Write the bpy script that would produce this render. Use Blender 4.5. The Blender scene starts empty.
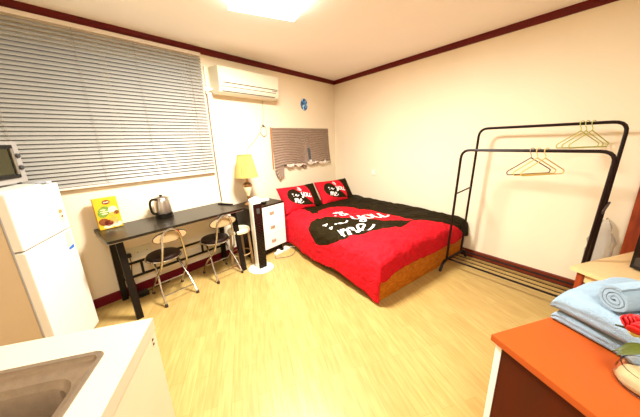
import bpy, bmesh, math, random
from mathutils import Vector, Matrix, noise
random.seed(4)
SC = bpy.context.scene
COL = SC.collection
PI = math.pi
# ------------------------------------------------------------------ camera
F, PITCH, ROLL, CAMH = 254.02, 15.0374, -1.9392, 1.45
p, r = math.radians(PITCH), math.radians(ROLL)
fw = Vector((0, math.cos(p), -math.sin(p)))
up0 = Vector((0, math.sin(p), math.cos(p)))
rt = math.cos(r) * Vector((1, 0, 0)) + math.sin(r) * up0
up = -math.sin(r) * Vector((1, 0, 0)) + math.cos(r) * up0
cam_d = bpy.data.cameras.new('camera')
cam = bpy.data.objects.new('camera', cam_d)
COL.objects.link(cam)
cam.matrix_world = Matrix(((rt.x, up.x, -fw.x, 0), (rt.y, up.y, -fw.y, 0), (rt.z, up.z, -fw.z, CAMH), (0, 0, 0, 1)))
cam_d.sensor_fit = 'HORIZONTAL'
cam_d.sensor_width = 36
cam_d.lens = F / 640 * 36
cam_d.clip_start = 0.02
SC.camera = cam
# ------------------------------------------------------------------ world, lights, exposure
SC.view_settings.view_transform = 'Standard'
SC.view_settings.look = 'None'
SC.view_settings.gamma = 1
SC.view_settings.use_curve_mapping = False
SC.view_settings.exposure = 1.0
w = bpy.data.worlds.new('world')
SC.world = w
w.use_nodes = True
w.node_tree.nodes['Background'].inputs[0].default_value = (1.0, 0.85, 0.72, 1)
w.node_tree.nodes['Background'].inputs[1].default_value = 0.08
LAMP_COL = (1.0, 0.965, 0.90)


def area(name, loc, size, power, col, rotz=0):
    d = bpy.data.lights.new(name, 'AREA')
    d.shape = 'SQUARE'
    d.size = size
    d.energy = power
    d.color = col
    o = bpy.data.objects.new(name, d)
    COL.objects.link(o)
    o.location = loc
    o.rotation_euler = (0, 0, rotz)
    return o


HC = 2.457
LROT = math.atan2(0.23, 0.471)
area('room_light', (-0.28, 2.07, HC - 0.075), 0.46, 80, LAMP_COL, LROT)
area('kitchen_light', (0.15, -0.35, HC - 0.075), 0.40, 24, LAMP_COL, 0.27)

# ------------------------------------------------------------------ frames of the room
C0 = Vector((0.3238, 4.9544, 0))
aL, aR, aK = 0.7044, -0.6315, 1.3001
uL = Vector((math.sin(aL), math.cos(aL), 0))
uR = Vector((math.sin(aR), math.cos(aR), 0))
nL = Vector((uL.y, -uL.x, 0))
nR = Vector((-uR.y, uR.x, 0))
k1 = Vector((math.sin(aK), math.cos(aK), 0))
k2 = Vector((-k1.y, k1.x, 0))
RZL = math.atan2(uL.y, uL.x)         # local x runs along the window wall to the corner, y into the wall
RZR = math.atan2(-uR.y, -uR.x)       # local x runs along the right wall away from the corner, y into the wall
RZK = math.atan2(k1.y, k1.x)


def PL(s, d, z=0): return C0 - uL * s + nL * d + Vector((0, 0, z))
def PR(s, d, z=0): return C0 - uR * s + nR * d + Vector((0, 0, z))
def PK(a, b, z=0): return k1 * a + k2 * b + Vector((0, 0, z))


# ------------------------------------------------------------------ materials
def mat(name, col, rough=0.5, metal=0.0, vary=0.0, scale=8.0, bump=0.0, bscale=60.0, spec=0.5, trans=0.0, coat=0.0, emit=None, stretch=(1, 1, 1), ior=1.45, col2=None, sheen=0):
    m = bpy.data.materials.new(name)
    m.use_nodes = True
    nt = m.node_tree
    b = nt.nodes['Principled BSDF']
    b.inputs['Base Color'].default_value = (*col, 1)
    b.inputs['Roughness'].default_value = rough
    b.inputs['Metallic'].default_value = metal
    b.inputs['Specular IOR Level'].default_value = spec
    b.inputs['Transmission Weight'].default_value = trans
    b.inputs['Coat Weight'].default_value = coat
    b.inputs['IOR'].default_value = ior
    b.inputs['Sheen Weight'].default_value = sheen
    tc = nt.nodes.new('ShaderNodeTexCoord')
    mp = nt.nodes.new('ShaderNodeMapping')
    mp.inputs['Scale'].default_value = stretch
    nt.links.new(tc.outputs['Object'], mp.inputs[0])
    n = nt.nodes.new('ShaderNodeTexNoise')
    n.inputs['Scale'].default_value = scale
    n.inputs['Detail'].default_value = 5
    nt.links.new(mp.outputs[0], n.inputs[0])
    mx = nt.nodes.new('ShaderNodeMix')
    mx.data_type = 'RGBA'
    c2 = col2 if col2 else tuple(c * (1 - vary) for c in col)
    mx.inputs[6].default_value = (*col, 1)
    mx.inputs[7].default_value = (*c2, 1)
    cr = nt.nodes.new('ShaderNodeMapRange')
    cr.inputs[1].default_value = 0.35
    cr.inputs[2].default_value = 0.65
    nt.links.new(n.outputs[0], cr.inputs[0])
    nt.links.new(cr.outputs[0], mx.inputs[0])
    nt.links.new(mx.outputs[2], b.inputs['Base Color'])
    if bump:
        n2 = nt.nodes.new('ShaderNodeTexNoise')
        n2.inputs['Scale'].default_value = bscale
        n2.inputs['Detail'].default_value = 4
        nt.links.new(mp.outputs[0], n2.inputs[0])
        bp = nt.nodes.new('ShaderNodeBump')
        bp.inputs['Strength'].default_value = bump
        bp.inputs['Distance'].default_value = 0.01
        nt.links.new(n2.outputs[0], bp.inputs['Height'])
        nt.links.new(bp.outputs[0], b.inputs['Normal'])
    if emit:
        b.inputs['Emission Color'].default_value = (*emit[0], 1)
        b.inputs['Emission Strength'].default_value = emit[1]
    return m


M = {}
M['wall'] = mat('wallpaper_cream', (0.83, 0.72, 0.53), 0.55, vary=0.04, scale=1.3, bump=0.08, bscale=90)
M['ceiling'] = mat('ceiling_paper', (0.96, 0.935, 0.88), 0.7, vary=0.03, scale=1.2)
M['trim'] = mat('dark_red_moulding', (0.13, 0.008, 0.005), 0.45, spec=0.2, vary=0.25, scale=5, stretch=(1, 1, 6))
M['base'] = mat('dark_red_baseboard', (0.14, 0.004, 0.010), 0.45, spec=0.2, vary=0.15)
M['basebrown'] = mat('brown_red_baseboard', (0.16, 0.025, 0.008), 0.45, spec=0.2, vary=0.2)
M['slat'] = mat('blind_slat', (0.325, 0.315, 0.28), 0.35, vary=0.05, scale=2)
M['rail'] = mat('blind_rail', (0.72, 0.64, 0.54), 0.4)
M['cord'] = mat('blind_cord', (0.28, 0.24, 0.2), 0.7)
M['white'] = mat('white_plastic', (0.82, 0.80, 0.72), 0.35, vary=0.02, coat=0.2)
M['warmwhite'] = mat('aged_white_plastic', (0.70, 0.66, 0.50), 0.4, vary=0.02)
M['darkgap'] = mat('dark_gap', (0.05, 0.045, 0.04), 0.6)
M['black'] = mat('black_plastic', (0.008, 0.006, 0.004), 0.3, vary=0.1, spec=0.3)
M['blackgloss'] = mat('black_gloss', (0.012, 0.006, 0.004), 0.2, spec=0.3)
M['desk'] = mat('black_laminate', (0.016, 0.011, 0.006), 0.3, spec=0.3, vary=0.3, scale=20, stretch=(1, 8, 1))
M['deskmetal'] = mat('black_painted_steel', (0.008, 0.005, 0.003), 0.45, spec=0.2)
M['rack'] = mat('dark_brown_tube', (0.010, 0.003, 0.002), 0.4, vary=0.1, spec=0.25)
M['chrome'] = mat('chrome', (0.55, 0.52, 0.48), 0.18, metal=1.0)
M['steel'] = mat('brushed_steel', (0.52, 0.49, 0.45), 0.3, metal=1.0, vary=0.15, scale=30, stretch=(1, 1, 12))
M['sink'] = mat('sink_steel', (0.36, 0.29, 0.22), 0.45, metal=0.9, vary=0.12, scale=40, bump=0.1, bscale=200)
M['seat'] = mat('dark_brown_vinyl', (0.014, 0.004, 0.002), 0.45, vary=0.2, spec=0.25)
M['birch'] = mat('pale_wood_panel', (0.42, 0.29, 0.14), 0.4, vary=0.12, scale=6, stretch=(1, 1, 8))
M['pull'] = mat('champagne_pull', (0.42, 0.32, 0.22), 0.6, metal=0.3)
M['rubber'] = mat('dark_rubber', (0.03, 0.02, 0.015), 0.7)
M['creamseat'] = mat('cream_seat', (0.72, 0.62, 0.42), 0.4, vary=0.05)
M['brownsock'] = mat('brown_leg', (0.42, 0.27, 0.12), 0.5, vary=0.2)
M['cabblack'] = mat('dark_brown_laminate', (0.020, 0.012, 0.005), 0.4, vary=0.2, spec=0.25, scale=12, stretch=(1, 6, 1))
M['drawer'] = mat('white_gloss_drawer', (0.85, 0.82, 0.76), 0.25, vary=0.01, coat=0.3)
M['shade'] = mat('pleated_lampshade', (0.39, 0.32, 0.085), 0.8, vary=0.15, scale=15, stretch=(1, 1, .1))
M['brass'] = mat('aged_brass', (0.36, 0.20, 0.08), 0.3, metal=0.8)
M['ceramic'] = mat('cream_ceramic', (0.78, 0.68, 0.42), 0.25, coat=0.4)
M['bedwood'] = mat('bed_wood', (0.56, 0.175, 0.008), 0.45, vary=0.0, scale=3, stretch=(1, 6, 18), col2=(0.40, 0.105, 0.004), spec=0.2)
M['mattress'] = mat('mattress_cloth', (0.7, 0.66, 0.6), 0.9)
M['print'] = mat('white_print', (0.85, 0.80, 0.74), 0.8)
M['redwood'] = mat('red_brown_wood', (0.34, 0.055, 0.012), 0.4, spec=0.25, scale=3, stretch=(10, 10, 1), col2=(0.17, 0.025, 0.01))
M['creamwood'] = mat('cream_birch_wood', (0.78, 0.55, 0.27), 0.4, vary=0.06, scale=4, stretch=(2, 12, 2))
M['orange'] = mat('orange_cherry_laminate', (0.42, 0.072, 0.010), 0.35, scale=2.5, stretch=(10, 1.5, 10), col2=(0.40, 0.070, 0.010), coat=0.0, spec=0.3)
M['darkwood'] = mat('dark_brown_wood', (0.075, 0.010, 0.001), 0.6, scale=4, stretch=(3, 3, .8), col2=(0.062, 0.011, 0.002), spec=0.15)
M['towel'] = mat('pale_blue_terry', (0.35, 0.50, 0.63), 0.95, vary=0.12, scale=40, bump=0.9, bscale=350, sheen=0.1)
M['glass'] = mat('clear_glass', (0.95, 0.95, 0.92), 0.03, trans=1.0)
M['amber'] = mat('amber_gel', (0.90, 0.72, 0.40), 0.15, trans=0.3)
M['rose'] = mat('red_petal', (0.62, 0.01, 0.012), 0.5, vary=0.3, scale=20)
M['leaf'] = mat('green_leaf', (0.07, 0.085, 0.005), 0.45, vary=0.3, scale=30)
M['stem'] = mat('yellow_green_stem', (0.55, 0.50, 0.10), 0.5)
M['counter'] = mat('cream_countertop', (0.52, 0.47, 0.345), 0.3, vary=0.02)
M['cabinet'] = mat('cream_cabinet_board', (0.70, 0.55, 0.38), 0.4, vary=0.03)
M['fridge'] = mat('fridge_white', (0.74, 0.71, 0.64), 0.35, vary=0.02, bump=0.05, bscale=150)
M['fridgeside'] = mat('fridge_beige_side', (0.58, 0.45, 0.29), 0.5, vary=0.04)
M['silver'] = mat('silver_plastic', (0.50, 0.47, 0.43), 0.35, metal=0.5)
M['ovenglass'] = mat('smoked_glass', (0.045, 0.04, 0.018), 0.4, spec=0.1)
M['yellow'] = mat('yellow_card', (0.72, 0.40, 0.012), 0.4, vary=0.06, scale=12)
M['cardside'] = mat('yellow_card_side', (0.62, 0.40, 0.05), 0.5)
M['maroon'] = mat('maroon_print', (0.16, 0.012, 0.01), 0.4)
M['green'] = mat('green_print', (0.22, 0.36, 0.04), 0.4, vary=0.5, scale=60)
M['nut'] = mat('nut_brown', (0.26, 0.07, 0.012), 0.4, vary=0.5, scale=60)
M['gold'] = mat('golden_print', (0.80, 0.38, 0.06), 0.4, vary=0.3, scale=60)
M['creamprint'] = mat('cream_print', (0.80, 0.70, 0.42), 0.4)
M['blueprint'] = mat('blue_print', (0.03, 0.16, 0.55), 0.4)
M['orangeprint'] = mat('orange_print', (0.75, 0.22, 0.08), 0.4)
M['greyprint'] = mat('grey_print', (0.45, 0.47, 0.52), 0.5)
M['pleat'] = mat('brown_pleated_paper', (0.27, 0.19, 0.135), 0.75, vary=0.1, scale=20)
M['paleliner'] = mat('pale_liner', (0.62, 0.50, 0.40), 0.8)
M['framewood'] = mat('orange_window_wood', (0.42, 0.16, 0.06), 0.5)
M['pvc'] = mat('window_pvc', (0.8, 0.8, 0.78), 0.4)
M['hdark'] = mat('dark_hanger_coat', (0.10, 0.055, 0.02), 0.4)
M['hyellow'] = mat('yellow_hanger_coat', (0.72, 0.52, 0.12), 0.4)
M['hgreen'] = mat('lime_hanger_coat', (0.55, 0.60, 0.13), 0.4, vary=0.3, scale=30)
M['metalwire'] = mat('wire_metal', (0.5, 0.45, 0.38), 0.3, metal=1)
M['greycord'] = mat('grey_cord', (0.42, 0.37, 0.28), 0.6)
M['hose'] = mat('hose_dark', (0.20, 0.15, 0.10), 0.6)
M['plasticbag'] = mat('clear_film', (0.9, 0.88, 0.84), 0.12, trans=0.75, bump=0.6, bscale=25)
M['screen'] = mat('dark_screen', (0.01, 0.006, 0.005), 0.1, coat=0.6)
M['skin'] = mat('pinkish_slipper_foam', (0.42, 0.24, 0.19), 0.7)
M['diff'] = mat('lit_diffuser', (1, 1, 1), 0.5, emit=((1.0, 0.965, 0.90), 4.5))


# floor planks
def floor_mat():
    m = bpy.data.materials.new('maple_plank_floor')
    m.use_nodes = True
    nt = m.node_tree
    b = nt.nodes['Principled BSDF']
    tc = nt.nodes.new('ShaderNodeTexCoord')
    mp = nt.nodes.new('ShaderNodeMapping')
    mp.inputs['Rotation'].default_value = (0, 0, PI / 2)
    nt.links.new(tc.outputs['Object'], mp.inputs[0])
    br = nt.nodes.new('ShaderNodeTexBrick')
    br.inputs['Color1'].default_value = (0.465, 0.325, 0.112, 1)
    br.inputs['Color2'].default_value = (0.42, 0.285, 0.092, 1)
    br.inputs['Mortar'].default_value = (0.39, 0.24, 0.065, 1)
    br.inputs['Scale'].default_value = 1
    br.inputs['Mortar Size'].default_value = 0.0015
    br.inputs['Mortar Smooth'].default_value = 0.5
    br.inputs['Brick Width'].default_value = 0.62
    br.inputs['Row Height'].default_value = 0.075
    br.inputs['Bias'].default_value = -0.1
    br.offset = 0.37
    nt.links.new(mp.outputs[0], br.inputs[0])
    mp2 = nt.nodes.new('ShaderNodeMapping')
    mp2.inputs['Scale'].default_value = (14, 1.2, 1)
    nt.links.new(tc.outputs['Object'], mp2.inputs[0])
    n = nt.nodes.new('ShaderNodeTexNoise')
    n.inputs['Scale'].default_value = 4
    n.inputs['Detail'].default_value = 6
    nt.links.new(mp2.outputs[0], n.inputs[0])
    mx = nt.nodes.new('ShaderNodeMix')
    mx.data_type = 'RGBA'
    mx.blend_type = 'MULTIPLY'
    mx.inputs[0].default_value = 1
    nt.links.new(br.outputs[0], mx.inputs[6])
    cr = nt.nodes.new('ShaderNodeValToRGB')
    cr.color_ramp.elements[0].position = 0.35
    cr.color_ramp.elements[0].color = (0.86, 0.80, 0.70, 1)
    cr.color_ramp.elements[1].position = 0.62
    cr.color_ramp.elements[1].color = (1, 1, 1, 1)
    nt.links.new(n.outputs[0], cr.inputs[0])
    nt.links.new(cr.outputs[0], mx.inputs[7])
    nt.links.new(mx.outputs[2], b.inputs['Base Color'])
    b.inputs['Roughness'].default_value = 0.38
    b.inputs['Specular IOR Level'].default_value = 0.35
    return m


M['floor'] = floor_mat()


def cloth_mat():
    m = bpy.data.materials.new('red_black_heart_print_cotton')
    m.use_nodes = True
    nt = m.node_tree
    b = nt.nodes['Principled BSDF']
    at = nt.nodes.new('ShaderNodeAttribute')
    at.attribute_name = 'pat'
    cr = nt.nodes.new('ShaderNodeMapRange')
    cr.inputs[1].default_value = -0.004
    cr.inputs[2].default_value = 0.004
    nt.links.new(at.outputs['Fac'], cr.inputs[0])
    mx = nt.nodes.new('ShaderNodeMix')
    mx.data_type = 'RGBA'
    mx.inputs[6].default_value = (0.52, 0.008, 0.016, 1)
    mx.inputs[7].default_value = (0.013, 0.008, 0.001, 1)
    nt.links.new(cr.outputs[0], mx.inputs[0])
    nt.links.new(mx.outputs[2], b.inputs['Base Color'])
    b.inputs['Roughness'].default_value = 0.75
    b.inputs['Specular IOR Level'].default_value = 0.08
    b.inputs['Sheen Weight'].default_value = 0.0
    tc = nt.nodes.new('ShaderNodeTexCoord')
    n2 = nt.nodes.new('ShaderNodeTexNoise')
    n2.inputs['Scale'].default_value = 11
    n2.inputs['Detail'].default_value = 5
    n2.inputs['Distortion'].default_value = 1.0
    nt.links.new(tc.outputs['Object'], n2.inputs[0])
    bp = nt.nodes.new('ShaderNodeBump')
    bp.inputs['Strength'].default_value = 0.8
    bp.inputs['Distance'].default_value = 0.035
    nt.links.new(n2.outputs[0], bp.inputs['Height'])
    nt.links.new(bp.outputs[0], b.inputs['Normal'])
    return m


M['cloth'] = cloth_mat()


def decal_mat():
    m = bpy.data.materials.new('blue_moon_print')
    m.use_nodes = True
    nt = m.node_tree
    b = nt.nodes['Principled BSDF']
    tc = nt.nodes.new('ShaderNodeTexCoord')
    n = nt.nodes.new('ShaderNodeTexNoise')
    n.inputs['Scale'].default_value = 22
    n.inputs['Detail'].default_value = 4
    nt.links.new(tc.outputs['Object'], n.inputs[0])
    cr = nt.nodes.new('ShaderNodeValToRGB')
    e = cr.color_ramp.elements
    e[0].position = 0.42
    e[0].color = (0.005, 0.05, 0.16, 1)
    e[1].position = 0.62
    e[1].color = (0.55, 0.75, 0.85, 1)
    x = e.new(0.52)
    x.color = (0.01, 0.20, 0.55, 1)
    nt.links.new(n.outputs[0], cr.inputs[0])
    nt.links.new(cr.outputs[0], b.inputs['Base Color'])
    b.inputs['Roughness'].default_value = 0.5
    return m


M['moon'] = decal_mat()


# ------------------------------------------------------------------ mesh helpers
def bx(bm, x0, x1, y0, y1, z0, z1, bev=0.0):
    vs = [bm.verts.new((x, y, z)) for z in (z0, z1) for y in (y0, y1) for x in (x0, x1)]
    fs = [bm.faces.new([vs[i] for i in f]) for f in ((0, 2, 3, 1), (4, 5, 7, 6), (0, 1, 5, 4), (2, 6, 7, 3), (0, 4, 6, 2), (1, 3, 7, 5))]
    if bev:
        es = set()
        for f in fs: es.update(f.edges)
        bmesh.ops.bevel(bm, geom=list(es), offset=bev, segments=2, affect='EDGES', profile=0.6)
    return bm


def B(*a, **k): return bx(bmesh.new(), *a, **k)


def prism(bm, pts, f, closed_caps=True):
    """pts: 2D outline; f(p, t) with t 0/1 -> 3D"""
    a = [bm.verts.new(f(q, 0)) for q in pts]
    b = [bm.verts.new(f(q, 1)) for q in pts]
    n = len(pts)
    for i in range(n):
        bm.faces.new((a[i], a[(i + 1) % n], b[(i + 1) % n], b[i]))
    if closed_caps:
        bm.faces.new(a[::-1])
        bm.faces.new(b)
    return bm


def loft(bm, rings, cap0=True, cap1=True, closed=True):
    R = [[bm.verts.new(q) for q in ring] for ring in rings]
    n = len(R[0])
    for a, b in zip(R, R[1:]):
        for i in range(n if closed else n - 1):
            bm.faces.new((a[i], a[(i + 1) % n], b[(i + 1) % n], b[i]))
    if cap0: bm.faces.new(R[0][::-1])
    if cap1: bm.faces.new(R[-1])
    return bm


def rr(cx, cy, w, h, rad, z, n=5):
    out = []
    for qx, qy, a0 in ((1, 1, 0), (-1, 1, 90), (-1, -1, 180), (1, -1, 270)):
        for i in range(n + 1):
            a = math.radians(a0 + 90 * i / n)
            out.append((cx + qx * (w / 2 - rad) + rad * math.cos(a), cy + qy * (h / 2 - rad) + rad * math.sin(a), z))
    return out


def circ(cx, cy, rx, z, n=24, ry=None):
    ry = ry or rx
    return [(cx + rx * math.cos(2 * PI * i / n), cy + ry * math.sin(2 * PI * i / n), z) for i in range(n)]


def lathe(bm, prof, cx=0, cy=0, n=28, cap0=True, cap1=True):
    return loft(bm, [circ(cx, cy, max(q[0], 1e-4), q[1], n) for q in prof], cap0, cap1)


def tube(bm, pts, rad, n=8, closed=False, caps=True, flat=1.0):
    pts = [Vector(q) for q in pts]
    m = len(pts)
    T = []
    for i in range(m):
        a = pts[(i - 1) % m] if closed or i > 0 else pts[i]
        b = pts[(i + 1) % m] if closed or i < m - 1 else pts[i]
        T.append((b - a).normalized())
    ref = Vector((0, 0, 1)) if abs(T[0].z) < 0.9 else Vector((1, 0, 0))
    N = (ref - T[0] * ref.dot(T[0])).normalized()
    rings = []
    for i in range(m):
        N = (N - T[i] * N.dot(T[i]))
        if N.length < 1e-6: N = T[i].orthogonal()
        N.normalize()
        Bn = T[i].cross(N)
        rad_i = rad[i] if isinstance(rad, (list, tuple)) else rad
        rings.append([pts[i] + (N * math.cos(2 * PI * k / n) + Bn * math.sin(2 * PI * k / n) * flat) * rad_i for k in range(n)])
    if closed: rings.append(rings[0])
    R = [[bm.verts.new(q) for q in ring] for ring in (rings[:-1] if closed else rings)]
    if closed: R.append(R[0])
    for a, b in zip(R, R[1:]):
        for i in range(n):
            bm.faces.new((a[i], a[(i + 1) % n], b[(i + 1) % n], b[i]))
    if caps and not closed:
        bm.faces.new(R[0][::-1])
        bm.faces.new(R[-1])
    return bm


def Tb(*a, **k): return tube(bmesh.new(), *a, **k)


def smooth_path(pts, n=6, closed=False):
    P = [Vector(q) for q in pts]
    out = []
    m = len(P)
    rng = range(m) if closed else range(m - 1)
    for i in rng:
        p0 = P[(i - 1) % m] if closed or i > 0 else P[0]
        p1 = P[i]
        p2 = P[(i + 1) % m]
        p3 = P[(i + 2) % m] if closed or i < m - 2 else P[-1]
        for k in range(n):
            t = k / n
            out.append(0.5 * ((2 * p1) + (p2 - p0) * t + (2 * p0 - 5 * p1 + 4 * p2 - p3) * t * t + (3 * p1 - p0 - 3 * p2 + p3) * t ** 3))
    if not closed: out.append(P[-1])
    return out


def arc_path(pts, rad, n=5):
    """polyline with rounded corners"""
    P = [Vector(q) for q in pts]
    out = [P[0]]
    for i in range(1, len(P) - 1):
        a = (P[i - 1] - P[i]).normalized()
        b = (P[i + 1] - P[i]).normalized()
        A, Bq = P[i] + a * rad, P[i] + b * rad
        for k in range(n + 1):
            t = k / n
            out.append((1 - t) ** 2 * A + 2 * t * (1 - t) * P[i] + t * t * Bq)
    out.append(P[-1])
    return out


def obj(name, bm, m, parent=None, smooth=False, loc=(0, 0, 0), rotz=0, label=None, recalc=True):
    if recalc: bmesh.ops.recalc_face_normals(bm, faces=bm.faces)
    me = bpy.data.meshes.new(name)
    bm.to_mesh(me)
    bm.free()
    if smooth:
        me.polygons.foreach_set('use_smooth', [True] * len(me.polygons))
        try: me.set_sharp_from_angle(angle=math.radians(40))
        except Exception: pass
    me.materials.append(M[m] if isinstance(m, str) else m)
    o = bpy.data.objects.new(name, me)
    COL.objects.link(o)
    o.location = loc
    o.rotation_euler = (0, 0, rotz)
    if parent: o.parent = parent
    if label: o['label'] = label
    return o


def thing(name, label, cat, loc=(0, 0, 0), rotz=0, group=None):
    o = bpy.data.objects.new(name, None)
    COL.objects.link(o)
    o.empty_display_size = 0.05
    o.location = loc
    o.rotation_euler = (0, 0, rotz)
    return tag(o, label, cat, group)


def tag(o, label, cat, group=None, kind=None):
    o['label'] = label
    o['category'] = cat
    if group: o['group'] = group
    if kind: o['kind'] = kind
    return o


def struct(name, bm, m, parent=None, **k):
    o = obj(name, bm, m, parent, **k)
    if not parent: o['kind'] = 'structure'
    return o


def dup(root, loc, rotz, label, group=None):
    rr_ = root.copy()
    COL.objects.link(rr_)
    rr_.location = loc
    rr_.rotation_euler = (0, 0, rotz)
    rr_['label'] = label
    if group: rr_['group'] = group
    for ch in list(root.children):
        c = ch.copy()
        COL.objects.link(c)
        c.parent = rr_
        for g in ch.children:
            d = g.copy()
            COL.objects.link(d)
            d.parent = c
    return rr_


# ------------------------------------------------------------------ the room shell
S_END, A_K, B_K, A_E = 4.22, -1.86, -1.3, 3.4
pA = C0
pB = PL(S_END, 0)
pC = PK(A_K, B_K)
pD = PK(A_E, B_K)
sRe = (A_E - C0.dot(k1)) / (-uR.dot(k1))
pE = PR(sRe, 0)
poly = [pA, pE, pD, pC, pB]
toK = lambda P: (P.dot(k1), P.dot(k2))


def room_slab(name, z0, z1, m):
    ctr = sum((Vector(toK(q)) for q in poly), Vector((0, 0))) / 5
    pts = [ctr + (Vector(toK(q)) - ctr) * 1.0 for q in poly]
    pts = [(q - ctr).normalized() * ((q - ctr).length + 0.12) + ctr for q in pts]
    bm = prism(bmesh.new(), pts, lambda q, t: (q[0], q[1], z0 if t == 0 else z1))
    return struct(name, bm, m, rotz=RZK)


room_slab('floor', -0.08, 0.0, 'floor')
room_slab('ceiling', HC, HC + 0.08, 'ceiling')


def wall_boxes(name, frame_loc, rotz, x0, x1, holes, m='wall', th=0.12):
    bm = bmesh.new()
    xs = x0
    for hx0, hx1, hz0, hz1 in holes:
        bx(bm, xs, hx0, 0, th, 0, HC)
        bx(bm, hx0, hx1, 0, th, 0, hz0)
        bx(bm, hx0, hx1, 0, th, hz1, HC)
        xs = hx1
    bx(bm, xs, x1, 0, th, 0, HC)
    return struct(name, bm, m, loc=frame_loc, rotz=rotz)


# wall_left: local x = -s
wall_boxes('wall_left', C0, RZL, -S_END - 0.1, 0.1, [(-4.0, -2.58, 1.22, 2.28), (-1.46, -0.32, 1.08, 1.58)])
wall_boxes('wall_right', C0, RZR, -0.1, sRe + 0.05, [])
struct('wall_kitchen', B(A_K - 0.1, A_K, B_K - 0.1, toK(pB)[1] + 0.1, 0, HC), 'wall', rotz=RZK)
struct('wall_back', B(A_K - 0.1, A_E + 0.1, B_K - 0.1, B_K, 0, HC), 'wall', rotz=RZK)
struct('wall_side', B(A_E, A_E + 0.1, B_K - 0.1, toK(pE)[1] + 0.1, 0, HC), 'wall', rotz=RZK)


def moulding(name, loc, rotz, x0, x1, m='trim'):
    prof = [(0, 0), (0, -0.062), (-0.008, -0.062), (-0.014, -0.045), (-0.020, -0.030), (-0.022, -0.006), (-0.026, 0)]
    prism_bm = prism(bmesh.new(), prof, lambda q, t: (x0 if t == 0 else x1, q[0], HC + q[1]))
    struct(name, prism_bm, m, loc=loc, rotz=rotz)


moulding('trim_1', C0, RZL, -S_END, -0.0)
moulding('trim_2', C0, RZR, 0.0, sRe)


def baseboard(name, loc, rotz, x0, x1, m, h=0.09):
    prof = [(0, 0), (0, h), (-0.006, h), (-0.012, h - 0.008), (-0.012, 0)]
    struct(name, prism(bmesh.new(), prof, lambda q, t: (x0 if t == 0 else x1, q[0], q[1])), m, loc=loc, rotz=rotz)


baseboard('baseboard_left', C0, RZL, -S_END, -0.01, 'base')
baseboard('baseboard_right', C0, RZR, 0.01, 3.70, 'basebrown')

# windows behind the blinds
for n_, (x0, x1, z0, z1) in enumerate([(-4.0, -2.58, 1.22, 2.28), (-1.46, -0.32, 1.08, 1.58)]):
    bm = bmesh.new()
    y0, y1, t = 0.04, 0.09, 0.045
    bx(bm, x0, x1, y0, y1, z0, z0 + t)
    bx(bm, x0, x1, y0, y1, z1 - t, z1)
    bx(bm, x0, x0 + t, y0, y1, z0 + t, z1 - t)
    bx(bm, x1 - t, x1, y0, y1, z0 + t, z1 - t)
    xm = (x0 + x1) / 2
    bx(bm, xm - t / 2, xm + t / 2, y0, y1, z0 + t, z1 - t)
    wf = struct('window_%d' % (n_ + 1), bm, 'pvc', loc=C0, rotz=RZL)
    struct('window_pane', B(x0 + t, xm - t / 2, 0.06, 0.066, z0 + t, z1 - t), 'glass', wf)
    struct('window_pane', B(xm + t / 2, x1 - t, 0.06, 0.066, z0 + t, z1 - t), 'glass', wf)

# reddish wooden door beyond the rack on the right wall
d0, d1 = 3.72, 4.62
dr = struct('door_1', B(d0 + 0.09, d1 - 0.07, -0.02, -0.002, 0.0, 2.0), 'redwood', loc=C0, rotz=RZR)
bm = bmesh.new()
bx(bm, d0, d0 + 0.085, -0.05, -0.001, 0, 2.07)
bx(bm, d1 - 0.07, d1, -0.05, -0.001, 0, 2.07)
bx(bm, d0 + 0.085, d1 - 0.07, -0.05, -0.001, 2.005, 2.07)
struct('door_frame', bm, 'redwood', dr)
struct('door_handle', Tb([(d1 - 0.13, -0.02, 1), (d1 - 0.13, -0.06, 1), (d1 - 0.23, -0.06, 1)], 0.009), 'chrome', dr)

# ceiling lights
for nm, loc, rz, lb in (('ceiling_light', (-0.28, 2.07, HC), LROT, 'square white lit ceiling panel at the top of the room'),
                        ('ceiling_light', (0.15, -0.35, HC), 0.27, 'square white lit ceiling panel behind the camera over the kitchen')):
    t = thing(nm, lb, 'light', loc, rz)
    bm = bmesh.new()
    h = 0.26 if rz == LROT else 0.23
    for a in ((-h, h, -h, -h + 0.012), (-h, h, h - 0.012, h), (-h, -h + 0.012, -h + 0.012, h - 0.012), (h - 0.012, h, -h + 0.012, h - 0.012)):
        bx(bm, *a, -0.06, 0)
    bm.free()
    obj('light_frame', B(-h + 0.01, h - 0.01, -h + 0.01, h - 0.01, -0.006, 0), 'white', t)
    obj('diffuser', B(-h, h, -h, h, -0.06, -0.0065, bev=0.004), 'diff', t)

# ------------------------------------------------------------------ venetian blind
t = thing('venetian_blind', 'wide grey-white venetian blind covering the large window', 'blind', PL(3.30, 0.0, 1.12), RZL)
W0, W1 = -0.82, 0.855
ZT = 1.25
obj('head_rail', B(W0, W1, -0.052, -0.012, ZT - 0.01, ZT + 0.022, bev=0.003), 'rail', t)
bm = bmesh.new()
pitch = 0.0318
ns = int((ZT - 0.03) / pitch)
for i in range(ns):
    zc = 0.022 + (i + 0.5) * pitch
    ang = math.radians(56)
    hw = 0.0176
    prof = []
    for k_ in range(5):
        q = -1 + 2 * k_ / 4
        crown = 0.0022 * (1 - q * q)
        prof.append((q * hw * math.cos(ang) - crown * math.sin(ang), q * hw * math.sin(ang) + crown * math.cos(ang)))
    # room-side edge low, crown towards the room
    ring = [(-0.034 + a, zc + b) for a, b in prof]
    back = [(y + 0.0007, z - 0.0004) for y, z in ring[::-1]]
    prism(bm, ring + back, lambda q, tt: ((W0 + 0.004) if tt == 0 else (W1 - 0.004), q[0], q[1]))
obj('slats', bm, 'slat', t, smooth=False)
obj('bottom_rail', B(W0, W1, -0.046, -0.022, 0.0, 0.018, bev=0.003), 'rail', t)
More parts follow.
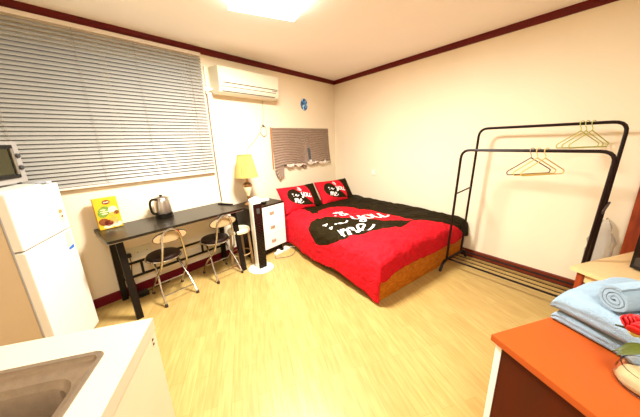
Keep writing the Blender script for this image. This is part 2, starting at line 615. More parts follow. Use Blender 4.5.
for x in (-0.66, -0.17, 0.24, 0.72):
    obj('ladder_cord', Tb([(x, -0.0535, ZT - 0.01), (x, -0.0535, 0.01)], 0.0015, n=5), 'cord', t)

# ------------------------------------------------------------------ air conditioner and its pipes
t = thing('air_conditioner', 'white wall-mounted split air conditioner under the ceiling moulding', 'air conditioner', PL(1.93, 0, 1.99), RZL)
hw = 0.425
prof = [(0, 0.03), (-0.06, 0.0), (-0.13, 0.0), (-0.175, 0.018), (-0.197, 0.06), (-0.2, 0.12), (-0.198, 0.265), (-0.185, 0.28), (0, 0.285)]
obj('body', prism(bmesh.new(), prof, lambda q, tt: (-hw if tt == 0 else hw, q[0], q[1])), 'warmwhite', t)
obj('front_panel', B(-hw + 0.03, hw - 0.004, -0.206, -0.198, 0.115, 0.268, bev=0.003), 'warmwhite', t)
bm = bmesh.new()
bx(bm, -hw + 0.05, hw - 0.03, -0.2085, -0.2045, 0.112, 0.118)
obj('intake_slot', bm, 'darkgap', t)
bm = bmesh.new()
bx(bm, -hw + 0.02, hw - 0.05, -0.2005, -0.1955, 0.072, 0.078)
bx(bm, -hw + 0.04, hw - 0.06, -0.184, -0.176, 0.023, 0.031)
obj('outlet_louver', bm, 'darkgap', t)
bm = bmesh.new()
for k_ in range(4):
    bx(bm, hw - 0.11 + k_ * 0.022, hw - 0.098 + k_ * 0.022, -0.2085, -0.2055, 0.092, 0.101)
obj('indicator', bm, 'darkgap', t)
pipe = thing('pipe_set', 'thin refrigerant pipe and drain hose running down beside the big blind', 'pipe', PL(2.38, 0, 0.72), RZL)
obj('pipe_cover', Tb(smooth_path([(0.02, -0.03, 1.33), (-0.02, -0.045, 1.315), (-0.035, -0.04, 1.305), (-0.035, -0.02, 1.28)]), 0.016), 'white', pipe, smooth=True)
obj('drain_hose', Tb(smooth_path([(-0.035, -0.018, 1.29), (-0.038, -0.014, 0.9), (-0.038, -0.013, 0.45), (-0.030, -0.013, 0.04)]), 0.007), 'hose', pipe, smooth=True)
obj('pipe_clip', B(-0.035, -0.02, -0.03, -0.001, 1.36, 1.56), 'white', pipe)
cd = thing('hanging_cord', 'thin grey power cord hanging in a coil between air conditioner and lamp', 'cord', PL(1.65, 0, 1.4), RZL)
coil = [(0.055 * math.cos(a) - 0.015, -0.014 - 0.002 * (i % 3), 0.20 + 0.068 * math.sin(a)) for i, a in enumerate([PI / 2 + 2 * PI * k_ / 14 for k_ in range(30)])]
pth = [(0.015, -0.012, 0.585), (0.01, -0.01, 0.45), (0.0, -0.01, 0.33)] + coil + [(-0.09, -0.014, 0.17), (-0.20, -0.014, 0.06), (-0.30, -0.014, -0.02), (-0.33, -0.014, -0.12), (-0.335, -0.014, -0.3)]
obj('cable', Tb(smooth_path(pth, 3), 0.0045, n=6), 'greycord', cd, smooth=True)
obj('cord_tie', Tb([(0.0, -0.014, 0.262), (-0.03, -0.014, 0.276)], 0.011, n=8), 'darkgap', cd)

# ------------------------------------------------------------------ wall decal and outlet
tag(obj('wall_sticker', loft(bmesh.new(), [[(0.078 * math.cos(a), y, 0.090 * math.sin(a)) for a in [2 * PI * k_ / 32 for k_ in range(32)]] for y in (-0.001, -0.004)]), 'moon', loc=PL(0.807, 0, 2.005), rotz=RZL),
    'round blue and white moon-like sticker on the wall above the small window', 'sticker')
t = thing('wall_switch', 'small white switch plate on the right wall above the bed', 'switch', PR(0.98, 0, 0.90), RZR)
obj('plate', B(-0.035, 0.035, -0.012, -0.001, -0.035, 0.06, bev=0.003), 'white', t)
obj('rocker', B(-0.02, 0.02, -0.016, -0.0125, -0.02, 0.04, bev=0.001), 'white', t)

# ------------------------------------------------------------------ small pleated shade
t = thing('pleated_shade', 'torn brown pleated paper shade over the small window above the bed', 'blind', PL(0.87, 0, 1.0), RZL)
bm = bmesh.new()
x0, x1 = -0.66, 0.64
npl = 15
colsx = [x0 + (x1 - x0) * i / 40 for i in range(41)]
rows = []
for j in range(npl * 2 + 1):
    f = j / (npl * 2)
    row = []
    for i, x in enumerate(colsx):
        g = (x - x0) / (x1 - x0)
        bottom = 0.075 + 0.03 * math.sin(g * 9) + (0.05 if 0.52 < g < 0.60 else 0) - (0.05 if g > 0.93 else 0) - 0.05 * max(0, 1 - abs(g - 0.48) / 0.07)
        if f > 0.55 and 0.545 < g < 0.585: pass
        z = 0.645 * (1 - f) + bottom * f
        y = -0.018 - (0.009 if j % 2 else 0) - 0.04 * f * f * (0.6 + 0.4 * math.sin(g * 11))
        xx = x + (0.05 * f * f * g)
        row.append(bm.verts.new((xx, y, z)))
    rows.append(row)
for j in range(npl * 2):
    for i in range(40):
        g = (i + 0.5) / 40
        f = j / (npl * 2)
        if f > 0.55 and abs(g - 0.575) < 0.013 + 0.03 * (f - 0.55): continue
        bm.faces.new((rows[j][i], rows[j][i + 1], rows[j + 1][i + 1], rows[j + 1][i]))
sh = obj('shade', bm, 'pleat', t)
md = sh.modifiers.new('thick', 'SOLIDIFY')
md.thickness = 0.002
# fan of folded pleats at the lower left, torn flaps along the bottom
bm = bmesh.new()
ctr = Vector((-0.52, -0.05, 0.06))
ring = []
for i in range(15):
    a = math.radians(172 + i * 8)
    rr_ = 0.15 if i < 11 else 0.11
    ring.append(bm.verts.new(ctr + Vector((rr_ * math.cos(a), -0.012 if i % 2 else 0.004, 0.03 + rr_ * 1.35 * math.sin(a)))))
cv = bm.verts.new(ctr + Vector((0.03, 0, 0.03)))
for i in range(14): bm.faces.new((cv, ring[i], ring[i + 1]))
o = obj('folded_corner', bm, 'pleat', t)
md = o.modifiers.new('thick', 'SOLIDIFY')
md.thickness = 0.002
bm = bmesh.new()
for (xa, xb, za, zb, dz) in ((-0.45, -0.03, 0.10, 0.08, 0.05), (0.02, 0.62, 0.10, 0.07, 0.045)):
    top = [Vector((xa + (xb - xa) * i / 12, -0.055 - 0.01 * (i % 2), za + (zb - za) * i / 12 + 0.012)) for i in range(13)]
    bot = [q + Vector((0.01, -0.012, -dz * (0.6 + 0.4 * math.sin(i * 1.1)))) for i, q in enumerate(top)]
    A = [bm.verts.new(q) for q in top]
    Bq = [bm.verts.new(q) for q in bot]
    for i in range(12): bm.faces.new((A[i], A[i + 1], Bq[i + 1], Bq[i]))
o = obj('torn_hem', bm, 'paleliner', t, label='paler torn lower edge')
md = o.modifiers.new('thick', 'SOLIDIFY')
md.thickness = 0.002
for x, z in ((-0.32, 0.10), (0.1, 0.13), (0.22, 0.10), (0.47, 0.10)):
    obj('clip', B(x - 0.012, x + 0.012, -0.075, -0.066, z - 0.03, z + 0.012, bev=0.002), 'white', t)
obj('side_batten', B(-0.675, -0.662, -0.02, -0.001, 0.06, 0.65), 'framewood', t, label='orange wooden side strip')

# ------------------------------------------------------------------ desk
t = thing('desk', 'long narrow black desk along the window wall', 'desk', PL(3.05, 0, 0), RZL)
# local x = 3.05 - s ; y = -d
bm = bmesh.new()
loft(bm, [rr(0, -0.285, 1.215, 0.51, 0.025, z) for z in (0.728, 0.75)])
obj('tabletop', bm, 'desk', t)
bm = bmesh.new()
loft(bm, [rr(0, -0.285, 1.217, 0.512, 0.026, z) for z in (0.7235, 0.7275)])
obj('edge_strip', bm, 'steel', t, label='thin pale edge line under the top')


def bar(bm, a, b, w_, h_):
    """rectangular bar; w_ along x, h_ along y"""
    a, b = Vector(a), Vector(b)
    vs = []
    for q in (a, b):
        for sx, sy in ((-1, -1), (1, -1), (1, 1), (-1, 1)):
            vs.append(bm.verts.new(q + Vector((sx * w_ / 2, sy * h_ / 2, 0))))
    for f in ((0, 1, 2, 3), (7, 6, 5, 4), (0, 4, 5, 1), (1, 5, 6, 2), (2, 6, 7, 3), (3, 7, 4, 0)): bm.faces.new([vs[i] for i in f])
    return bm


for x in (-0.515, 0.545):
    obj('leg', bar(bmesh.new(), (x, -0.40, 0.722), (x, -0.50, 0.0), 0.05, 0.035), 'deskmetal', t)
    obj('leg', bar(bmesh.new(), (x, -0.12, 0.722), (x, -0.055, 0.0), 0.05, 0.035), 'deskmetal', t)
    obj('side_rail', B(x - 0.02, x + 0.02, -0.375, -0.145, 0.69, 0.722), 'deskmetal', t)
bm = bmesh.new()
bx(bm, -0.49, 0.52, -0.10, -0.08, 0.345, 0.365)
bx(bm, -0.49, 0.52, -0.09, -0.07, 0.20, 0.22)
for x in (-0.33, 0.0, 0.28): bx(bm, x - 0.01, x + 0.01, -0.096, -0.078, 0.22, 0.345)
obj('back_rail', bm, 'deskmetal', t)


# ------------------------------------------------------------------ folding chairs
def chair(label, loc, rotz, group):
    t = thing('folding_chair', label, 'chair', loc, rotz, group)
    zs = 0.445
    sx = -0.035
    obj('seat', lathe(bmesh.new(), [(0.001, zs - 0.03), (0.132, zs - 0.03), (0.144, zs - 0.015), (0.144, zs), (0.135, zs + 0.012), (0.07, zs + 0.018), (0.001, zs + 0.019)], sx, 0.0, 32, False, False), 'seat', t, smooth=True)
    obj('seat_rim', Tb([(sx + 0.148 * math.cos(a), 0.148 * math.sin(a), zs - 0.02) for a in [2 * PI * k_ / 32 for k_ in range(32)]], 0.008, closed=True), 'chrome', t, smooth=True)
    # back loop running down to the front feet
    left = [(-0.14, 0.17, 0.012), (-0.142, 0.12, 0.10), (-0.135, -0.02, 0.24), (-0.115, -0.13, 0.36), (-0.100, -0.165, 0.46), (-0.085, -0.185, 0.58), (-0.070, -0.195, 0.675), (-0.035, -0.2, 0.718), (0, -0.2, 0.728)]
    full = left + [(-x, y, z) for x, y, z in left[-2::-1]]
    obj('back_frame', Tb(smooth_path(full, 4), 0.0095), 'chrome', t, smooth=True)
    for s in (-1, 1):
        obj('leg', Tb(smooth_path([(s * 0.145, -0.18, 0.012), (s * 0.138, -0.10, 0.13), (s * 0.116, -0.01, 0.25), (s * 0.104, 0.07, 0.35), (s * 0.10, 0.11, zs - 0.035)], 4), 0.009), 'chrome', t, smooth=True)
        for yy, xx in ((-0.18, 0.145), (0.17, 0.14)):
            obj('rubber_foot', lathe(bmesh.new(), [(0.014, 0), (0.014, 0.026), (0.010, 0.03)], s * xx, yy, 12), 'rubber', t)
    obj('crossbar', Tb([(-0.141, -0.13, 0.085), (0.141, -0.13, 0.085)], 0.0055), 'chrome', t)
    obj('crossbar', Tb([(-0.141, 0.105, 0.115), (0.141, 0.105, 0.115)], 0.0055), 'chrome', t)
    obj('seat_bar', Tb([(-0.104, 0.10, zs - 0.042), (0.104, 0.10, zs - 0.042)], 0.007), 'chrome', t)
    # curved oval backrest panel on the seat side of the loop
    bm = bmesh.new()
    rings = []
    for off in (0.0, 0.014):
        rings.append([(-0.004 + 0.14 * math.cos(a), -0.176 + off - 0.5 * (0.145 * math.cos(a)) ** 2 + 0.000, 0.655 + 0.048 * math.sin(a)) for a in [2 * PI * k_ / 32 for k_ in range(32)]])
    loft(bm, rings)
    obj('backrest', bm, 'birch', t, smooth=True)
    obj('backrest_edge', Tb([(-0.004 + (q[0] + 0.004) * 1.01, q[1] + 0.007, 0.655 + (q[2] - 0.655) * 1.03) for q in rings[0]], 0.006, closed=True), 'rubber', t, smooth=True)
    return t


c1 = chair('folding round-seat chair under the middle of the black desk, left one', PL(3.215, 0.345, 0), RZL, 'folding chairs at the desk')
c1['label'] = 'chrome folding chair with round dark seat, left one, below the kettle'
dup(c1, PL(2.70, 0.36, 0), RZL - 0.03, 'chrome folding chair with round dark seat, right one, near the desk\'s right leg', 'folding chairs at the desk')

t = thing('stool', 'low stool with round cream seat behind the desk\'s right end', 'stool', PL(2.43, 0.36, 0), RZL)
obj('seat', lathe(bmesh.new(), [(0.001, 0.425), (0.12, 0.425), (0.13, 0.435), (0.13, 0.46), (0.12, 0.47), (0.001, 0.472)], 0, 0, 28, False, False), 'creamseat', t, smooth=True)
for i in range(4):
    a = PI / 4 + i * PI / 2
    obj('leg', Tb([(0.105 * math.cos(a), 0.105 * math.sin(a), 0.424), (0.125 * math.cos(a), 0.125 * math.sin(a), 0.0)], [0.013, 0.016]), 'brownsock', t)
obj('footring', Tb([(0.116 * math.cos(a), 0.116 * math.sin(a), 0.16) for a in [2 * PI * k_ / 24 for k_ in range(24)]], 0.007, closed=True), 'brownsock', t)

# ------------------------------------------------------------------ things on the desk
# yellow snack box
t = thing('snack_box', 'yellow cardboard snack box with nuts printed on it on the desk\'s left end', 'box', PL(3.54, 0.135, 0.7505), RZL + 0.06)
t.rotation_euler = (math.radians(-5), 0, RZL + 0.05)
bw, bh, bd = 0.168, 0.278, 0.05
obj('carton', B(-bw / 2, bw / 2, 0, bd, 0.002, bh, bev=0.002), 'yellow', t)


def plate_poly(pts, y0, y1): return prism(bmesh.new(), pts, lambda q, tt: (q[0], y0 if tt == 0 else y1, q[1]))
def ell(cx, cy, rx, ry, n=24, a0=0): return [(cx + rx * math.cos(2 * PI * i / n) * math.cos(a0) - ry * math.sin(2 * PI * i / n) * math.sin(a0), cy + rx * math.cos(2 * PI * i / n) * math.sin(a0) + ry * math.sin(2 * PI * i / n) * math.cos(a0)) for i in range(n)]


lg = obj('brand_oval', plate_poly(ell(0.004, 0.236, 0.028, 0.019), -0.0008, 0.0005), 'maroon', t)
bm = bmesh.new()
for k_ in range(4): bx(bm, -0.014 + k_ * 0.010, -0.007 + k_ * 0.010, -0.0016, -0.0009, 0.231, 0.241)
obj('brand_letters', bm, 'creamprint', lg)
obj('green_leaf_print', plate_poly(ell(-0.028, 0.155, 0.040, 0.055, a0=-0.6), -0.0008, 0.0005), 'green', t)
bm = bmesh.new()
for k_, (xa, xb) in enumerate(((-0.045, -0.004), (-0.05, 0.0), (-0.048, -0.012))): bx(bm, xa, xb, -0.0016, -0.0009, 0.133 + k_ * 0.018, 0.141 + k_ * 0.018)
obj('white_lettering', bm, 'creamprint', t)
obj('cream_round_print', plate_poly(ell(0.038, 0.160, 0.034, 0.036), -0.0013, -0.0009), 'creamprint', t)
for cx, cz, rx, rz_, m_ in ((0.030, 0.128, 0.026, 0.016, 'gold'), (0.060, 0.136, 0.020, 0.018, 'nut'), (-0.045, 0.068, 0.036, 0.032, 'nut'), (-0.012, 0.052, 0.032, 0.028, 'maroon'), (0.030, 0.066, 0.032, 0.036, 'gold'), (0.046, 0.032, 0.034, 0.024, 'creamprint'), (-0.02, 0.022, 0.035, 0.014, 'creamprint')):
    obj('nut_print', plate_poly(ell(cx, cz, rx, rz_), -0.0019, -0.0014), m_, t)

# kettle
t = thing('electric_kettle', 'stainless steel electric kettle with black handle on the desk', 'kettle', PL(3.115, 0.15, 0.7505), RZL + math.radians(200))
obj('power_base', lathe(bmesh.new(), [(0.080, 0), (0.082, 0.006), (0.080, 0.016), (0.070, 0.020)]), 'black', t, smooth=True)
obj('body', lathe(bmesh.new(), [(0.074, 0.022), (0.076, 0.032), (0.075, 0.10), (0.068, 0.16), (0.060, 0.192), (0.056, 0.198)]), 'steel', t, smooth=True)
obj('lower_band', lathe(bmesh.new(), [(0.0775, 0.021), (0.0785, 0.046), (0.0765, 0.047)]), 'black', t, smooth=True)
ld = obj('lid', lathe(bmesh.new(), [(0.057, 0.198), (0.055, 0.206), (0.035, 0.214), (0.001, 0.216)]), 'steel', t, smooth=True)
obj('lid_knob', lathe(bmesh.new(), [(0.012, 0.216), (0.015, 0.228), (0.001, 0.231)], n=14), 'black', ld, smooth=True)
obj('spout', loft(bmesh.new(), [[(-0.058, -0.022, 0.172), (-0.058, 0.022, 0.172), (-0.058, 0.012, 0.145), (-0.058, -0.012, 0.145)], [(-0.088, -0.008, 0.196), (-0.088, 0.008, 0.196), (-0.080, 0.004, 0.186), (-0.080, -0.004, 0.186)]]), 'steel', t)
obj('handle', Tb(smooth_path([(0.058, 0, 0.192), (0.095, 0, 0.198), (0.122, 0, 0.175), (0.124, 0, 0.12), (0.112, 0, 0.07), (0.078, 0, 0.052)], 5), 0.0115, flat=0.8), 'black', t, smooth=True)

# dark flat bar at the right end of the desk
t = thing('remote_control', 'long black remote control lying on the desk\'s right end', 'remote', PL(2.475, 0.21, 0.7505), RZL - 1.2)
obj('case', B(-0.10, 0.10, -0.016, 0.016, 0, 0.014, bev=0.004), 'black', t)
bm = bmesh.new()
for k_ in range(6):
    for j in range(2): bx(bm, -0.08 + k_ * 0.022, -0.070 + k_ * 0.022, -0.009 + j * 0.012, -0.003 + j * 0.012, 0.0142, 0.0155)
obj('buttons', bm, 'darkgap', t)

# multi-outlet panel on the wall under the desk
t = thing('outlet_panel', 'row of cream wall sockets with a dark plug under the desk', 'socket', PL(3.375, 0, 0.42), RZL)
obj('plate', B(-0.125, 0.125, -0.012, -0.001, -0.055, 0.055, bev=0.003), 'warmwhite', t)
for i in range(3):
    x = -0.082 + i * 0.082
    s_ = obj('socket', lathe(bmesh.new(), [(0.024, 0), (0.024, 0.004), (0.018, 0.003), (0.001, 0.003)], n=18), 'warmwhite', t)
    s_.location = (x, -0.0125, 0)
    s_.rotation_euler = (PI / 2, 0, 0)
    hl = obj('socket_hole', lathe(bmesh.new(), [(0.005, 0.0032), (0.005, 0.0046), (0.001, 0.0046)], n=8), 'darkgap', s_)
pl = thing('power_plug', 'black plug with cable in the leftmost socket under the desk', 'plug', PL(3.457, 0.0175, 0.42), RZL)
obj('plug_body', B(-0.02, 0.02, -0.04, -0.0005, -0.018, 0.018, bev=0.005), 'black', pl)
obj('cable', Tb(smooth_path([(0, -0.04, -0.005), (0.0, -0.06, -0.06), (-0.01, -0.03, -0.2), (0.0, -0.03, -0.33), (0.02, -0.03, -0.41)], 5), 0.004, n=6), 'black', pl)
t = thing('power_adapter', 'black power adapter box on the floor under the desk\'s left end', 'adapter', PL(3.455, 0.115, 0), RZL)
obj('case', B(-0.07, 0.07, -0.04, 0.04, 0, 0.045, bev=0.008), 'black', t)
obj('cable', Tb(smooth_path([(0.07, 0.02, 0.02), (0.11, 0.04, 0.006), (0.18, 0.06, 0.006), (0.3, 0.06, 0.006)], 5), 0.004, n=6), 'black', t)

# ------------------------------------------------------------------ drawer cabinet
t = thing('drawer_cabinet', 'small dark cabinet with three white drawers beside the bed', 'cabinet', PL(2.03, 0, 0), RZL)
bm = bmesh.new()
bx(bm, -0.26, 0.26, -0.425, -0.045, 0.09, 0.66)
obj('carcass', bm, 'cabblack', t)
obj('top_panel', B(-0.265, 0.265, -0.44, -0.04, 0.661, 0.682, bev=0.002), 'cabblack', t)
obj('plinth', B(-0.24, 0.24, -0.37, -0.06, 0.0, 0.089), 'cabblack', t)
for i in range(3):
    z0 = 0.095 + i * 0.189
    d_ = obj('drawer', B(-0.258, 0.258, -0.443, -0.426, z0, z0 + 0.185, bev=0.002), 'drawer', t)
    obj('handle', B(-0.035 + 0.04, 0.035 + 0.04, -0.455, -0.4435, z0 + 0.085, z0 + 0.115, bev=0.003), 'pull', d_)

# lamp
t = thing('table_lamp', 'table lamp with cream pleated shade and ceramic urn base on the cabinet', 'lamp', PL(2.15, 0.215, 0.6825), RZL)
obj('foot', lathe(bmesh.new(), [(0.06, 0), (0.062, 0.01), (0.05, 0.02), (0.03, 0.03), (0.018, 0.05), (0.016, 0.10), (0.02, 0.115)]), 'brass', t, smooth=True)
obj('urn', lathe(bmesh.new(), [(0.018, 0.115), (0.026, 0.14), (0.042, 0.18), (0.052, 0.215), (0.05, 0.235)]), 'ceramic', t, smooth=True)
obj('urn_collar', lathe(bmesh.new(), [(0.056, 0.236), (0.060, 0.25), (0.056, 0.266), (0.035, 0.28), (0.018, 0.29), (0.014, 0.33), (0.014, 0.37)]), 'brass', t, smooth=True)
obj('harp', Tb([(0, 0, 0.37), (0, 0, 0.60)], 0.005), 'brass', t)
bm = bmesh.new()
N = 72
rings = []
for f, rad, z in ((0, 0.140, 0.355), (0.5, 0.112, 0.495), (1, 0.084, 0.625)):
    rings.append([((rad + (0.003 if i % 2 else -0.003)) * math.cos(2 * PI * i / N), (rad + (0.003 if i % 2 else -0.003)) * math.sin(2 * PI * i / N), z) for i in range(N)])
loft(bm, rings, False, False)
o = obj('lamp_shade', bm, 'shade', t, recalc=True)
md = o.modifiers.new('thick', 'SOLIDIFY')
md.thickness = 0.002
for rad, z in ((0.142, 0.357), (0.086, 0.623)):
    obj('shade_trim', Tb([(rad * math.cos(a), rad * math.sin(a), z) for a in [2 * PI * k_ / 36 for k_ in range(36)]], 0.004, n=6, closed=True), 'shade', t)
obj('shade_spider', Tb([(-0.084, 0, 0.60), (0.084, 0, 0.60)], 0.002, n=5), 'brass', t)

# router and small device on cabinet top
t = thing('router', 'small white router with black antenna on the drawer cabinet', 'router', PL(1.92, 0.20, 0.6825), RZL - 0.2)
obj('case', B(-0.07, 0.07, -0.045, 0.045, 0, 0.028, bev=0.006), 'white', t)
obj('antenna', Tb([(-0.05, 0.05, 0.012), (-0.055, 0.058, 0.06)], 0.005), 'black', t)
tag(obj('charger_block', B(-0.03, 0.03, -0.022, 0.022, 0, 0.03, bev=0.004), 'black', loc=PL(2.03, 0.36, 0.6825), rotz=RZL + 0.4), 'small black charger block on the drawer cabinet beside the white router', 'charger')

# tower fan / purifier
t = thing('tower_fan', 'tall white tower fan with black front on round white base', 'fan', PL(2.36, 0.63, 0), RZL + math.radians(10))
FY = math.radians(0)
obj('base', lathe(bmesh.new(), [(0.145, 0), (0.147, 0.008), (0.137, 0.018), (0.06, 0.026), (0.045, 0.03)], n=40), 'white', t, smooth=True)
T1 = thing  # noqa
prof = [rr(0, 0, 0.105, 0.105, 0.022, 0.03), rr(0, 0, 0.107, 0.107, 0.022, 0.4), rr(0, 0, 0.11, 0.11, 0.022, 0.80)]
top = [(x, y, 0.84 + 0.022 * (x + y) / 0.07 * 0.7) for x, y, z in rr(0, 0, 0.104, 0.104, 0.022, 0)]
bt = loft(bmesh.new(), prof + [top])
tw = obj('tower', bt, 'white', t, smooth=True)
pn = loft(bmesh.new(), [[(-0.047, -0.062, 0.035), (0.047, -0.062, 0.035), (0.047, -0.050, 0.035), (-0.047, -0.050, 0.035)], [(-0.049, -0.066, 0.80), (0.049, -0.066, 0.80), (0.049, -0.050, 0.80), (-0.049, -0.050, 0.80)]])
fp = obj('front_grille', pn, 'blackgloss', t)
bm = bmesh.new()
for k_ in range(28): bx(bm, -0.044, 0.044, -0.0665 - 0.000, -0.0610, 0.06 + k_ * 0.019, 0.063 + k_ * 0.019)
obj('grille_bars', bm, 'black', fp)
obj('control_panel', B(-0.018, 0.018, -0.0685, -0.066, 0.69, 0.75, bev=0.001), 'darkgap', fp)
t.rotation_euler = (0, 0, RZL + math.radians(-9))

# power strip and cables on the floor
t = thing('power_strip', 'white power strip with plugs on the floor below the drawer cabinet', 'power strip', PL(1.90, 0.49, 0), RZL + 0.05)
obj('strip', B(-0.13, 0.13, -0.025, 0.02, 0, 0.03, bev=0.004), 'white', t)
for x, m_ in ((-0.07, 'white'), (0.0, 'black'), (0.06, 'white')): obj('plug', B(x - 0.018, x + 0.018, -0.018, 0.014, 0.0305, 0.06, bev=0.004), m_, t)
tag(obj('cable', Tb(smooth_path([PL(2.05, 0.53, 0.006), PL(2.08, 0.58, 0.006), PL(1.92, 0.68, 0.006), PL(1.76, 0.60, 0.006), PL(1.70, 0.47, 0.006), PL(1.70, 0.30, 0.006)], 6), 0.005, n=6), 'hose'), 'dark cable curling on the floor beside the tower fan base', 'cable')
tag(obj('cable', Tb(smooth_path([PL(1.735, 0.48, 0.018), PL(1.70, 0.54, 0.018), PL(1.66, 0.45, 0.006), PL(1.66, 0.33, 0.006), PL(1.69, 0.20, 0.006)], 6), 0.005, n=6), 'white'), 'white cable on the floor between the cabinet and the bed', 'cable')

# ------------------------------------------------------------------ bed (local x = head->foot, y = towards wall)
BED = C0.copy()


def bedP(u, v, z=0): return (u, -v, z)


t = thing('bed', 'double bed with low wooden frame against the right wall', 'bed', C0, RZR)
obj('foot_panel', B(2.445, 2.47, -1.56, -0.05, 0.0, 0.27), 'bedwood', t)
obj('side_panel', B(0.46, 2.444, -1.54, -1.515, 0.03, 0.27), 'bedwood', t)
obj('side_panel', B(0.46, 2.444, -0.075, -0.05, 0.03, 0.27), 'bedwood', t)
obj('head_panel', B(0.435, 0.459, -1.56, -0.05, 0.0, 0.42), 'bedwood', t)
obj('slatted_base', B(0.46, 2.444, -1.514, -0.076, 0.2, 0.245), 'bedwood', t)
mt = B(0.47, 2.43, -1.53, -0.06, 0.275, 0.425, bev=0.03)
tag(obj('mattress', mt, 'mattress', loc=C0, rotz=RZR), 'pale mattress on the bed frame, under the red and black duvet', 'mattress')

# --- heart pattern in (u, v)
NOTCH = (1.36, 1.31)
E_ = (0.786, -0.618)
P_ = (-0.618, -0.786)
half = [(0, 0), (-0.10, 0.08), (-0.16, 0.20), (-0.14, 0.34), (-0.05, 0.46), (0.12, 0.53), (0.32, 0.51), (0.55, 0.42), (0.78, 0.26), (0.95, 0.11), (1.06, 0)]
heart_poly = [(e, q_) for e, q_ in half] + [(e, -q_ * 1.14) for e, q_ in half[-2:0:-1]]
hp = [Vector((e, q_, 0)) for e, q_ in heart_poly]
hp_s = []
for seg in (half,):
    up_ = smooth_path([(a, b, 0) for a, b in half], 4)
hp_s = [(q.x, q.y) for q in up_] + [(q.x, -q.y * 1.14) for q in up_[-2:0:-1]]


def sd_poly(x, y, poly_):
    dmin = 1e9
    inside = False
    n = len(poly_)
    for i in range(n):
        x1, y1 = poly_[i]
        x2, y2 = poly_[(i + 1) % n]
        dx, dy = x2 - x1, y2 - y1
        tt = max(0, min(1, ((x - x1) * dx + (y - y1) * dy) / (dx * dx + dy * dy + 1e-12)))
        dd = (x - x1 - tt * dx) ** 2 + (y - y1 - tt * dy) ** 2
        if dd < dmin: dmin = dd
        if (y1 > y) != (y2 > y) and x < (x2 - x1) * (y - y1) / (y2 - y1) + x1: inside = not inside
    return math.sqrt(dmin) * (1 if inside else -1)


def pattern(u, v):
    vs_ = NOTCH[1] if u < NOTCH[0] else NOTCH[1] - (min(u, 2.2) - NOTCH[0]) * 0.786 - max(0, u - 2.2) * 1.15
    f = vs_ - v
    du, dv = u - NOTCH[0], v - NOTCH[1]
    e = du * E_[0] + dv * E_[1]
    q_ = du * P_[0] + dv * P_[1]
    h = sd_poly(e, q_, hp_s)
    val = -f if h > 0 else f
    return math.copysign(min(abs(f), abs(h)), val)


UEND, VEND = 2.465, 1.56


def duvet_pos(a, b, wr=True):
    """a along the bed (cloth coordinate), b across it"""
    VE = VEND - 0.045 * min(1, max(0, (1.35 - a) / 0.4))
    ea, eb = max(0, a - UEND), max(0, b - VE)
    R_ = 0.05
    fa, fb = R_ * (1 - math.exp(-ea / R_)), R_ * 1.3 * (1 - math.exp(-eb / (R_ * 1.3)))
    u, v = min(a, UEND) + fa, min(b, VE) + fb
    da, db = max(0, ea - fa * 0.8), max(0, eb - fb * 0.8)
    drop = max(da, db) + 0.12 * min(da, db)
    # soft rounding towards the edges
    rnd = 0.05 * math.exp(-max(0, UEND - a) / 0.09) + 0.05 * math.exp(-max(0, VE - b) / 0.10) + 0.03 * math.exp(-max(0, b - 0.0) / 0.08)
    z = 0.495 - rnd - drop
    if wr:
        n1 = noise.noise(Vector((a * 2.1, b * 2.1, 3.1)))
        n2 = noise.noise(Vector((a * 5.0 + b * 2, b * 5.0, 7.7)))
        n3 = 1 - abs(noise.noise(Vector(((a * 1.4 - b * 1.1) * 5, (a + b) * 2.2, 1.3)))) * 2
        # long soft creases fanning towards the foot corner, and fine crumples
        cr1 = noise.noise(Vector(((a * 0.75 + b) * 7.5, (a - b) * 1.6, 4.4)))
        cr2 = noise.noise(Vector((a * 17, b * 13 + a * 4, 2.2)))
        side = min(1, max(0, (b - 1.0) / 0.5) + max(0, (a - 2.0) / 0.4))
        z += 0.018 * n1 + 0.010 * n2 + 0.008 * n3 + (0.003 + 0.020 * side) * (1 - abs(cr1) * 2.4) + 0.003 * cr2
        if drop > 0: z -= min(1, drop / 0.12) * 0.75 * ((0.003 + 0.020 * side) * (1 - abs(cr1) * 2.4) + 0.003 * cr2)
        if drop > 0: z += 0.02 * noise.noise(Vector((a * 5, b * 5, 11)))
        k_ = min(1, drop / 0.15)
        u += k_ * (0.012 * noise.noise(Vector((b * 8, z * 2, 5))) + 0.006) if ea > 0 else 0
        v += k_ * (0.02 * noise.noise(Vector((a * 6, z * 2, 9))) + 0.01) * min(1, max(0.1, (a - 0.9) / 0.4)) if eb > 0 else 0
    if a < 0.62: z -= (0.62 - a) * 0.05
    return Vector((u, -v, max(z, 0.015)))


def grid_cloth(na, nb, fa, fb, pos, pat_fn):
    bm = bmesh.new()
    G = [[None] * (nb + 1) for _ in range(na + 1)]
    vals = []
    for i in range(na + 1):
        for j in range(nb + 1):
            a, b = fa(i / na), fb(j / nb, i / na)
            G[i][j] = bm.verts.new(pos(a, b))
            vals.append(pat_fn(a, b))
    for i in range(na):
        for j in range(nb):
            bm.faces.new((G[i][j], G[i + 1][j], G[i + 1][j + 1], G[i][j + 1]))
    return bm, vals


def hem_a(b):     # cloth length at the foot side
    return 2.45 + 0.26 + 0.02 * math.sin(b * 9)


